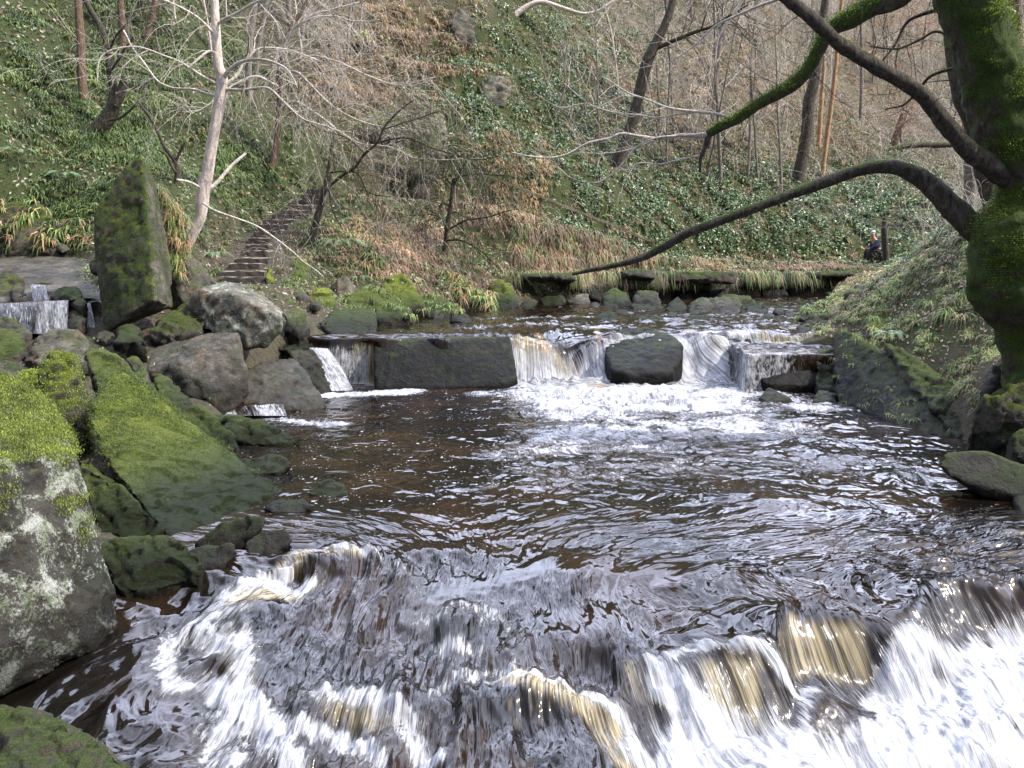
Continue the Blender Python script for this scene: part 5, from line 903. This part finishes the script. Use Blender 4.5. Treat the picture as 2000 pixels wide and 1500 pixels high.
# --- the spreading branches right of it, on the slender brown tree
def simple_tree(name, label, L, Y, mat, cat='tree', extra=(), group=None, tb_bump=.1, sides=10, crown=None, Y1=None):
    dY = hit(L[0][0], L[0][1], Y) - Y; Y += dY; Y1 = None if Y1 is None else Y1 + dY; extra = [dict(e, Y0=e['Y0'] + dY, Y1=e['Y1'] + dY) for e in extra]; L = [(L[0][0], L[0][1] + 5, L[0][2] * 1.15)] + list(L)
    o = tree(name, label, cat, A(L[0][0], L[0][1], Y), group); t = Tubes(); P_, r_ = trace(L, Y, 7, .01, len(label), Y1); t.add(P_, r_, sides, tb_bump, len(label), 5)
    t.build('trunk', M[mat], o)
    c = Tubes()
    for e in extra: br(t=c, **dict(e, kids=int(e['kids'] * 3.2)))
    if crown: sprout(c, P_, r_, *crown[:2], crown[2], crown[3], crown[4], crown[5], rr, grav=crown[6] if len(crown) > 6 else .1)
    c.build('branches', M['twig' if mat not in ('mossy', 'semi') else 'semi'] if not crown or len(crown) < 8 else M[crown[7]], o); return o
D_ = dict
simple_tree('slender_tree', 'slender brown tree behind the pale one, its pale branches fanning out to the right', [(529, 340, 6), (534, 310, 6), (541, 275, 6), (544, 230, 6), (547, 180, 5.5), (546, 140, 5.5), (556, 95, 5), (566, 60, 4.5), (590, 20, 4), (620, -30, 3.5)], 16.5, 'brown', extra=[
    D_(L=[(556, 90, 4), (580, 55, 4), (610, 30, 3.4), (650, 18, 2.8), (700, 5, 2)], Y0=16.4, Y1=16, kids=9, L_=1.1), D_(L=[(560, 75, 3.5), (590, 45, 3), (640, 30, 2.6), (700, 42, 2), (740, 38, 1.4)], Y0=16.3, Y1=15.5, kids=9, L_=1.1),
    D_(L=[(547, 150, 4), (575, 140, 3.2), (600, 160, 3), (640, 200, 2.6), (700, 235, 2.2), (760, 250, 1.8), (830, 258, 1.4)], Y0=16.4, Y1=15, kids=14, L_=1.3), D_(L=[(546, 135, 4), (600, 110, 3), (660, 120, 2.6), (720, 150, 2.2), (780, 165, 1.6), (850, 150, 1.2)], Y0=16.4, Y1=15.5, kids=13, L_=1.2),
    D_(L=[(544, 215, 3.6), (580, 200, 3), (640, 240, 2.6), (700, 280, 2.2), (760, 285, 1.8), (820, 310, 1.5), (950, 310, 1)], Y0=16.4, Y1=15, kids=14, L_=1.2), D_(L=[(545, 170, 3.6), (500, 150, 3), (450, 170, 2.4), (400, 210, 2), (360, 220, 1.4)], Y0=16.4, Y1=15.8, kids=10, L_=1.1)])
simple_tree('curved_tree', 'dark mossy tree with a curved trunk and short snapped stem on the left slope', [(172, 262, 15), (195, 250, 15), (212, 228, 14), (222, 205, 12), (222, 175, 8), (216, 145, 7), (213, 110, 6), (205, 75, 5), (192, 45, 5), (172, 10, 5), (150, -40, 4)], 17.6, 'semi', extra=[
    D_(L=[(218, 140, 4), (232, 118, 4), (246, 95, 4), (262, 72, 3)], Y0=17.5, Y1=17.3, kids=5, L_=.8), D_(L=[(225, 205, 12), (236, 180, 11), (242, 150, 10)], Y0=17.5, Y1=17.5, kids=0), D_(L=[(215, 235, 4), (240, 228, 3.4), (268, 200, 2.4)], Y0=17.3, Y1=17, kids=2, L_=.4),
    D_(L=[(236, 130, 3), (262, 138, 3), (300, 150, 2.6), (345, 178, 2)], Y0=17.6, Y1=17.2, kids=4, L_=.6), D_(L=[(212, 100, 3), (235, 60, 2.6), (270, 40, 2), (330, 60, 1.6)], Y0=17.5, Y1=17, kids=7, L_=.9)])
simple_tree('straight_tree', 'straight brown trunk at the upper left beside the curved tree', [(163, 192, 9), (160, 150, 8), (158, 90, 7.5), (154, 30, 7), (150, -60, 6)], 18.8, 'brown', crown=(.5, 1, 4, .8, .008, 1))
simple_tree('tree', 'brown trunk right behind the curved tree, cut by the top edge', [(240, 105, 7), (239, 60, 6.5), (235, 0, 6), (230, -60, 5)], 20.5, 'brown', crown=(.5, 1, 5, 1, .008, 1))
simple_tree('tree', 'reddish trunk leaning right between the curved tree and the pale tree', [(285, 92, 6), (292, 50, 6), (302, 10, 5.5), (316, -50, 5)], 21, 'brown', crown=(.3, 1, 8, 1, .008, 1))
simple_tree('tree', 'pale slim trunk just right of the sunlit trunk, the nearer of a close pair', [(488, 190, 5.5), (486, 140, 5.5), (489, 80, 5), (497, 20, 4.5), (503, -50, 4)], 20, 'grey', crown=(.3, 1, 8, 1, .008, 1))
simple_tree('tree', 'grey slim trunk leaning right, the farther of a close pair', [(500, 150, 4.5), (503, 100, 4.5), (512, 50, 4), (522, 0, 4), (534, -50, 3.5)], 21.5, 'grey', crown=(.3, 1, 8, 1, .008, 1))
simple_tree('sapling', 'thin dark sapling left of the sunlit trunk near the top edge', [(408, 90, 2.5), (412, 40, 2.2), (420, -20, 2)], 20, 'grey', crown=(.2, 1, 6, .8, .005, 1))
simple_tree('snag', 'small broken tree with two bare prongs behind the tall upright slab', [(346, 362, 6), (347, 335, 6), (344, 318, 5), (330, 298, 4), (318, 280, 3.4), (305, 250, 3), (290, 225, 2.6), (270, 198, 2)], 14.6, 'semi', extra=[D_(L=[(344, 320, 4), (352, 300, 3.6), (364, 276, 3)], Y0=14.6, Y1=14.5, kids=1, L_=.3), D_(L=[(345, 338, 4), (332, 318, 4), (322, 300, 3.6), (308, 292, 3)], Y0=14.5, Y1=14.3, kids=1, L_=.3)])
simple_tree('small_tree', 'small forked tree growing beside the steps, mossy where it forks', [(609, 476, 8), (614, 450, 6.5), (620, 425, 7), (628, 395, 6), (634, 365, 5), (642, 335, 4), (646, 300, 3), (652, 262, 2)], 15.9, 'semi', extra=[
    D_(L=[(630, 385, 4), (650, 358, 4), (672, 340, 3.6), (694, 325, 3.6), (712, 300, 3.4), (735, 280, 3), (750, 250, 2.6), (775, 220, 2), (810, 195, 1.5)], Y0=15.8, Y1=15.2, kids=12, L_=1.), D_(L=[(642, 338, 3), (670, 335, 2.4), (700, 340, 2), (720, 375, 1.8), (760, 385, 1.4)], Y0=15.8, Y1=15.4, kids=7, L_=.6),
    D_(L=[(648, 340, 3), (643, 375, 2.4), (650, 410, 2), (670, 450, 1.4)], Y0=15.6, Y1=15.3, kids=3, L_=.4), D_(L=[(735, 280, 2.4), (790, 270, 2), (850, 290, 1.8), (920, 310, 1.4), (980, 305, 1)], Y0=15.2, Y1=15, kids=10, L_=.8),
    D_(L=[(712, 300, 2.4), (680, 270, 2), (620, 250, 1.8), (560, 210, 1.4)], Y0=15.3, Y1=15, kids=9, L_=.9), D_(L=[(750, 250, 2), (800, 235, 1.6), (860, 215, 1.2)], Y0=15.2, Y1=15, kids=9, L_=.7)])
simple_tree('leafless_shrub', 'leafless many twigged shrub standing above the far left shore', [(868, 500, 7), (872, 470, 6), (874, 440, 5), (880, 405, 4), (884, 370, 3.6), (886, 350, 3)], 19.6, 'semi', 'shrub', extra=[
    D_(L=[(880, 405, 3), (865, 395, 3), (858, 405, 2.6)], Y0=19.6, Y1=19.5, kids=2, L_=.5), D_(L=[(884, 365, 2.6), (900, 335, 2.2), (915, 300, 1.6)], Y0=19.6, Y1=19.4, kids=12, L_=1), D_(L=[(884, 365, 2.6), (860, 340, 2.2), (820, 330, 1.6)], Y0=19.6, Y1=19.4, kids=12, L_=1),
    D_(L=[(874, 450, 2.6), (910, 430, 2.4), (950, 425, 2), (1000, 410, 1.4)], Y0=19.4, Y1=18.6, kids=12, L_=.9), D_(L=[(872, 470, 2.6), (900, 470, 2.4), (940, 490, 2), (980, 530, 1.6)], Y0=19.4, Y1=18.6, kids=12, L_=.8), D_(L=[(874, 440, 2.6), (850, 420, 2.2), (800, 420, 1.6)], Y0=19.4, Y1=18.8, kids=10, L_=.8), D_(L=[(885, 350, 2.4), (930, 340, 2), (1000, 345, 1.5)], Y0=19.5, Y1=19, kids=12, L_=.9)])
simple_tree('leaning_tree', 'dark mossy tree in mid slope leaning right and bending at its top', [(1205, 330, 12), (1218, 290, 12), (1235, 240, 11), (1246, 195, 10.5), (1256, 150, 10.5), (1266, 115, 11), (1280, 85, 9), (1298, 50, 8), (1312, 10, 7), (1325, -50, 6)], 28, 'semi', extra=[D_(L=[(1275, 95, 6), (1310, 82, 5.5), (1350, 65, 5), (1390, 52, 4), (1420, 35, 3), (1460, 10, 2.4)], Y0=28, Y1=27, kids=10, L_=2, r=.02)], crown=(.5, 1, 10, 2, .02, 2))
simple_tree('tall_tree', 'tall mossy grey trunk under the crossing branches', [(1556, 362, 14), (1562, 335, 12), (1570, 290, 11), (1578, 240, 11), (1580, 200, 11), (1590, 160, 10), (1598, 110, 9), (1604, 60, 8), (1612, 0, 7), (1620, -60, 6)], 26.5, 'semi', crown=(.35, 1, 22, 1.7, .015, 2))
simple_tree('slim_tree', 'thin orange barked stem right of the tall mossy trunk', [(1606, 348, 4.5), (1612, 290, 4.5), (1620, 230, 4.3), (1628, 170, 4), (1634, 110, 3.6), (1640, 40, 3.2), (1648, -40, 3)], 26, 'orange', crown=(.5, 1, 6, .9, .006, 1))
simple_tree('slim_tree', 'short reddish stem between the tall mossy trunk and the thin orange one', [(1598, 292, 4.5), (1601, 250, 4.3), (1605, 190, 4), (1610, 120, 3)], 29, 'orange', crown=(.5, 1, 5, .9, .006, 1))
simple_tree('grey_tree', 'smooth pale grey trunk framed between the two lower branches of the big tree', [(1893, 450, 14), (1894, 400, 12), (1896, 350, 11.5), (1894, 290, 11), (1890, 220, 10), (1888, 140, 9), (1886, 60, 8), (1880, -40, 7)], 21, 'grey', crown=(.4, 1, 14, 1.8, .015, 2))
simple_tree('leaning_tree', 'mossy leaning trunk directly behind the big tree', [(1958, 440, 20), (1940, 400, 18), (1926, 350, 17), (1914, 300, 16), (1906, 262, 16), (1896, 225, 17), (1878, 195, 15), (1868, 160, 12), (1858, 110, 10), (1850, 40, 9), (1842, -60, 8)], 15, 'semi', crown=(.5, 1, 12, 1.4, .012, 2))
simple_tree('straight_tree', 'dark straight trunk at the top right corner', [(1999, 420, 14), (1998, 300, 13), (1994, 200, 12), (1988, 100, 11), (1983, 0, 10), (1980, -80, 9)], 17, 'brown', extra=[D_(L=[(1990, 110, 6), (1978, 90, 5), (1972, 100, 5)], Y0=17, Y1=16.8, kids=1, L_=.6), D_(L=[(1985, 30, 6), (1960, 15, 5), (1935, 40, 4)], Y0=17, Y1=16.5, kids=4, L_=.8)])
simple_tree('stump', 'thin mossy dead stem beside the seated person', [(1731, 522, 7), (1730, 495, 6), (1728, 470, 6), (1727, 440, 5), (1729, 425, 4)], 26.4, 'semi', 'stump', crown=(.3, .9, 4, .5, .008, 1))
simple_tree('snag', 'short dark dead trunk leaning right among orange leaved beeches', [(1746, 285, 7), (1752, 262, 7), (1760, 238, 6.5), (1766, 222, 6)], 36, 'brown', crown=(.4, 1, 5, 1, .01, 1))
simple_tree('sapling', 'thin white sapling rising from the water by the pointed dark rock', [(1229, 600, 1.8), (1226, 575, 1.8), (1218, 550, 1.6), (1208, 522, 1.3), (1203, 500, 1)], 19.6, 'birch', 'sapling', crown=(.1, 1, 7, .35, .004, 1, -.1))
simple_tree('sapling', 'thin curving sapling rising from mid slope left of the leaning mossy tree', [(1085, 228, 2.4), (1098, 190, 2.2), (1104, 160, 2), (1103, 120, 1.8), (1112, 75, 1.3)], 28, 'grey', 'sapling', crown=(.1, 1, 8, 1.2, .008, 1))
simple_tree('fallen_branch', 'bare pale branch jutting from the slope at the top middle', [(1008, 28, 6), (1035, 10, 5), (1060, 4, 4), (1100, 16, 3.4), (1140, 27, 3), (1170, 20, 2.6), (1200, 0, 2)], 27, 'birch', 'branch', crown=(.2, 1, 7, .9, .008, 1))
simple_tree('fallen_log', 'mossy fallen log lying across the wooded slope', [(1740, 292, 5), (1780, 284, 5.5), (1830, 283, 5.5), (1880, 282, 5)], 36, 'semi', 'log', crown=(.1, .9, 3, .6, .01, 0))
simple_tree('fallen_branch', 'pale fallen branch lying below the thin orange stem', [(1618, 246, 2.4), (1650, 260, 2.6), (1670, 275, 2.4), (1680, 290, 2)], 34, 'birch', 'branch', crown=(.1, .9, 3, .6, .008, 1))
# --- slender trees of the wood behind
def sap_proto(k):
    o = empty('slender_tree', (0, 0, 0)); h = [7, 9, 6, 10, 5, 8][k]; t = Tubes(); q = random.Random(k + 90); lean = (q.uniform(-.12, .12), q.uniform(-.1, .1)); x, y = 0, 0; pts = []; n = 9
    for i in range(n + 1): pts.append((x, y, h * i / n - .3)); lean = (lean[0] + q.gauss(0, .04), lean[1] + q.gauss(0, .04)); x += lean[0] * h / n; y += lean[1] * h / n
    rb_ = [.045, .065, .03, .09, .025, .05][k]; P_, r_ = spline(pts, [rb_ * (1 - .75 * i / n) for i in range(n + 1)], 3); t.add(P_, r_, 7); t.build('trunk', M[['grey', 'grey', 'birch', 'grey', 'birch', 'grey'][k]], o)
    c = Tubes(); sprout(c, P_, r_, .2, 1, 22, h * .24, .018, 2, q, (0, 0, .35), grav=.05); c.build('branches', M['twig'], o); return o
protos = [sap_proto(k) for k in range(6)]; used_p = set()
lab = ['slim bare grey tree among the crowd of trees on the far wooded slope', 'bare brown tree among the crowd of trees on the far wooded slope', 'young grey sapling among the crowd of trees on the far wooded slope', 'stouter bare tree among the crowd of trees on the far wooded slope', 'thin white stemmed sapling among the crowd of trees on the far wooded slope', 'short slim bare tree among the crowd of trees on the far wooded slope']
spots = [(rr.uniform(1150, 2060), rr.uniform(-20, 400)) for _ in range(52)] + [(rr.uniform(1500, 2060), rr.uniform(-60, 160)) for _ in range(34)] + [(rr.uniform(250, 720), rr.uniform(-40, 130)) for _ in range(14)]
sel = np.where(infr > 0)[0]; sx, sy = gpx[sel], gpy[sel]
for px, py in spots:
    j = sel[np.argmin((sx - px) ** 2 + (sy - py) ** 2)]; p = TV[j]; k = rr.randrange(6) if p[1] > 26 else rr.choice((2, 4))
    if k in used_p:
        o = protos[k].copy(); COL.objects.link(o)
        for ch in protos[k].children: c = ch.copy(); COL.objects.link(c); c.parent = o
    else: o = protos[k]; used_p.add(k)
    o.location = p; o.rotation_euler = (0, 0, rr.uniform(0, 6.3)); s = rr.uniform(.6, 1.25); o.scale = (s, s, s); tag(o, lab[k], 'tree', 'bare trees of the wooded slope, ' + lab[k].split(' among')[0])
# young beeches still holding their orange leaves
def beech(px, py, Y, h, nl, label, seed):
    o = empty('beech_tree', A(px, py, Y)); tag(o, label, 'tree'); q = random.Random(seed); t = Tubes(); b = np.array(o.location); pts = [b + np.array([q.gauss(0, .06) * i, q.gauss(0, .06) * i, h * i / 7 - .2]) for i in range(8)]
    P_, r_ = spline(pts, [.06 * (1 - i / 9) for i in range(8)], 3); t.add(P_, r_, 6); t.build('trunk', M['grey'], o); c = Tubes(); sprout(c, P_, r_, .15, 1, 26, h * .33, .012, 2, q, (0, 0, .1), grav=0); c.build('branches', M['brown'], o)
    V = np.concatenate(c.V); r = np.random.default_rng(seed); cl = V[r.integers(0, len(V), nl // 9)]; PP = np.repeat(cl, 9, 0) + r.normal(0, .22, (len(cl) * 9, 3))
    lf = leaves('leaves', PP - b, r.normal(0, 1, (len(PP), 2)), .06, [(.42, .20, .09), (.50, .27, .14), (.34, .15, .07), (.46, .30, .18)], seed, 'leaf', 0, .9); lf.parent = o
beech(1752, 170, 36, 4.2, 1500, 'young beech with orange leaves seen in the fork of the crossing branches', 1)
beech(1700, 130, 40, 4.5, 1500, 'young beech with orange leaves high on the slope above the crossing branches', 2)
beech(1762, 268, 33, 2.4, 900, 'low beech with dry orange leaves around the short dead trunk', 3)
beech(1860, 200, 34, 3.6, 1300, 'young beech with faded leaves left of the mossy leaning trunk', 4)
beech(1800, 90, 46, 5, 1500, 'far beech with pinkish orange leaves left of the big trunk', 5)
beech(1925, 330, 24, 1.6, 500, 'little beech with dry leaves behind the big tree fork', 6)
beech(1480, 110, 44, 4, 900, 'sparse beech with dull orange leaves near the top of the slope', 7)
# wiry undergrowth nobody could count
ut = Tubes(); P, G_, i = pick(infr * (.12 + (gpx > 1050) * 1. + .6 * (gpx > 1400)) * (gpy < 500) * (gpx < 2050) * onpath + infr * (gpx > 500) * (gpx < 1100) * (gpy < 560) * .5, 2600)
for p in P: s_ = rr.uniform(.5, 1.5) * (1 + .4 * (p[1] > 30)); twig(ut, p, (rr.gauss(0, .5), rr.gauss(0, .3) - .2, 1), s_, .0045 * p[1] / 14, 1, rr, -.25, .5, .7, 2, 3)
uo = ut.build('undergrowth', M['twig'], None); uo['kind'] = 'stuff'
# ------------------------------------------------------------------ steps, fences, person
def box_mesh(c, s, rot=None, bev=.012, cuts=True, seed=0, jit=.006):
    bm = bmesh.new(); bmesh.ops.create_cube(bm, size=1); bmesh.ops.scale(bm, vec=s, verts=bm.verts); bmesh.ops.bevel(bm, geom=bm.edges[:], offset=bev, segments=2, affect='EDGES')
    L = max(s); n = 6
    bmesh.ops.subdivide_edges(bm, edges=[e for e in bm.edges if e.calc_length() > L * .5], cuts=n, use_grid_fill=True)
    q = random.Random(seed)
    for v in bm.verts: v.co += Vector((q.gauss(0, jit), q.gauss(0, jit), q.gauss(0, jit)))
    if rot is not None: bmesh.ops.transform(bm, matrix=rot, verts=bm.verts)
    bmesh.ops.translate(bm, vec=c, verts=bm.verts); return bm
def put(bm, name, mat, parent, smooth=False):
    me = bpy.data.meshes.new(name); bm.to_mesh(me); bm.free(); me.materials.append(M[mat]); o = bpy.data.objects.new(name, me); COL.objects.link(o); o.parent = parent; return o
stp = empty('steps', A(470, 556, 15.8)); tag(stp, 'worn dark steps climbing the slope behind the pale barked tree', 'steps'); b = Vector(stp.location)
for k, (y, x0, x1) in enumerate(ST_):
    Y = 15.8 + 5.6 * k / 15; a = A(x0, y, Y); c = A(x1, y, Y); h = .17; dp = .42
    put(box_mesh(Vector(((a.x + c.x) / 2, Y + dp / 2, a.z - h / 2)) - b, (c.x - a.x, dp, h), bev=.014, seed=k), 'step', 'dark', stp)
def bar(p, q, w, h, name, parent, mat='timber', seed=0):
    d = q - p; L = d.length; M_ = d.to_track_quat('X', 'Z').to_matrix().to_4x4(); return put(box_mesh((p + q) / 2 - Vector(parent.location), (L, w, h), M_, .008, seed=seed, jit=.003), name, mat, parent)
def fence(label, posts, rails, Y):
    o = empty('fence', A(posts[0][0], posts[0][2], Y(posts[0][0]))); tag(o, label, 'fence')
    for i, (x, y0, y1) in enumerate(posts): bar(A(x, y0 - 2, Y(x)), A(x, y1 + 6, Y(x)), .07, .07, 'post', o, seed=i)
    for i, (x0, y0, x1, y1) in enumerate(rails): bar(A(x0, y0, Y(x0) - .07), A(x1, y1, Y(x1) - .07), .035, .085, 'rail', o, seed=30 + i)
fence('wooden post and rail fence above the top of the steps, left of the pale boulder', [(653, 296, 335), (700, 306, 352), (750, 318, 372), (791, 327, 382)], [(650, 297, 703, 308), (699, 307, 753, 319), (747, 318, 794, 328), (652, 322, 703, 334), (699, 333, 752, 347), (747, 346, 793, 356)], lambda x: 22.2 + (x - 650) * .004)
fence('long wooden fence descending to the right across the slope towards the far bank', [(950, 342, 378), (1000, 360, 396), (1056, 382, 420), (1120, 408, 446), (1182, 432, 468), (1236, 455, 492), (1275, 471, 506)], [(944, 340, 1002, 363), (996, 360, 1060, 386), (1052, 382, 1124, 412), (1116, 408, 1186, 436), (1178, 432, 1240, 458), (1232, 455, 1278, 474)], lambda x: 23.4 + (x - 950) * .004)
# person sitting at the edge of the path, leaning forward, facing left
pc = A(1712, 513, 26.2)
def skinned(name, J, E, mat, parent, root=0, lv=2):
    me = bpy.data.meshes.new(name); me.from_pydata([j[:3] for j in J], E, []); o = bpy.data.objects.new(name, me); COL.objects.link(o); m = o.modifiers.new('s', 'SKIN'); m.use_smooth_shade = True
    sv = me.skin_vertices[0].data
    for i, j in enumerate(J): sv[i].radius = (j[3], j[4] if len(j) > 4 else j[3])
    sv[root].use_root = True; m = o.modifiers.new('b', 'SUBSURF'); m.levels = m.render_levels = lv
    dg = bpy.context.evaluated_depsgraph_get(); me2 = bpy.data.meshes.new_from_object(o.evaluated_get(dg)); bpy.data.objects.remove(o); me2.materials.clear(); me2.materials.append(mat); me2.name = name
    o = bpy.data.objects.new(name, me2); COL.objects.link(o); o.parent = parent; return o
def plain(name, c, rough=.8):
    n = N(name); P = n.pos(); return n.done(n.mix(n.ramp(n.noise(P, 30, 4, .6), .3, .7), tuple(x * .7 for x in c), tuple(min(1, x * 1.25) for x in c)), rough, n.bump(n.noise(P, 60, 3, .6), .3, .01))
per = empty('person', pc); tag(per, 'person sitting on the far path in a dark blue jacket and a pale hat', 'person')
skin = plain('skin', (.45, .24, .17), .6); blue = plain('blue_cloth', (.018, .025, .06)); hatm = plain('hat_cloth', (.5, .6, .6)); dk = plain('dark_cloth', (.02, .02, .025))
# x left is where the figure looks; seat 0.35 above its feet
J = [(0, 0, .40, .15), (-.04, 0, .60, .15), (-.12, 0, .78, .16), (-.17, 0, .90, .06), (-.22, 0, .98, .075), (-.235, 0, 1.07, .095), (-.24, 0, 1.14, .06),
     (-.10, .17, .80, .06), (-.18, .22, .60, .045), (-.36, .14, .52, .036), (-.45, .10, .52, .03), (-.10, -.17, .80, .06), (-.18, -.22, .60, .045), (-.36, -.14, .52, .036), (-.45, -.10, .52, .03),
     (-.03, .10, .36, .095), (-.40, .13, .44, .07), (-.38, .13, .06, .045), (-.54, .13, .02, .035), (-.03, -.10, .36, .095), (-.40, -.13, .44, .07), (-.38, -.13, .06, .045), (-.54, -.13, .02, .035)]
E = [(0, 1), (1, 2), (2, 3), (3, 4), (4, 5), (5, 6), (2, 7), (7, 8), (8, 9), (9, 10), (2, 11), (11, 12), (12, 13), (13, 14), (0, 15), (15, 16), (16, 17), (17, 18), (0, 19), (19, 20), (20, 21), (21, 22)]
skinned('body', J, E, skin, per)
def grow(ix, k): return [(J[i][0], J[i][1], J[i][2], J[i][3] + k) for i in ix]
skinned('jacket', grow([0, 1, 2, 7, 8, 9, 11, 12, 13], .022), [(0, 1), (1, 2), (2, 3), (3, 4), (4, 5), (2, 6), (6, 7), (7, 8)], blue, per)
skinned('trousers', grow([0, 15, 16, 17, 19, 20, 21], .016), [(0, 1), (1, 2), (2, 3), (0, 4), (4, 5), (5, 6)], dk, per)
skinned('hat', [(-.21, 0, 1.10, .10), (-.22, 0, 1.16, .085), (-.235, 0, 1.2, .03)], [(0, 1), (1, 2)], hatm, per)
bx_ = box_mesh(Vector((-.10, 0, .2)), (.42, .55, .40), bev=.05, jit=.02); st = put(bx_, 'stone', 'rock', None, True); st.location = pc; tag(st, 'low stone that the seated person sits on', 'stone')
for k, v in dict(moss=.1, lichen=.1, wet=0, tone=.8, yellow=0, wet_z=0, top=0).items(): st[k] = float(v)
per.scale = (.86, .86, .86)
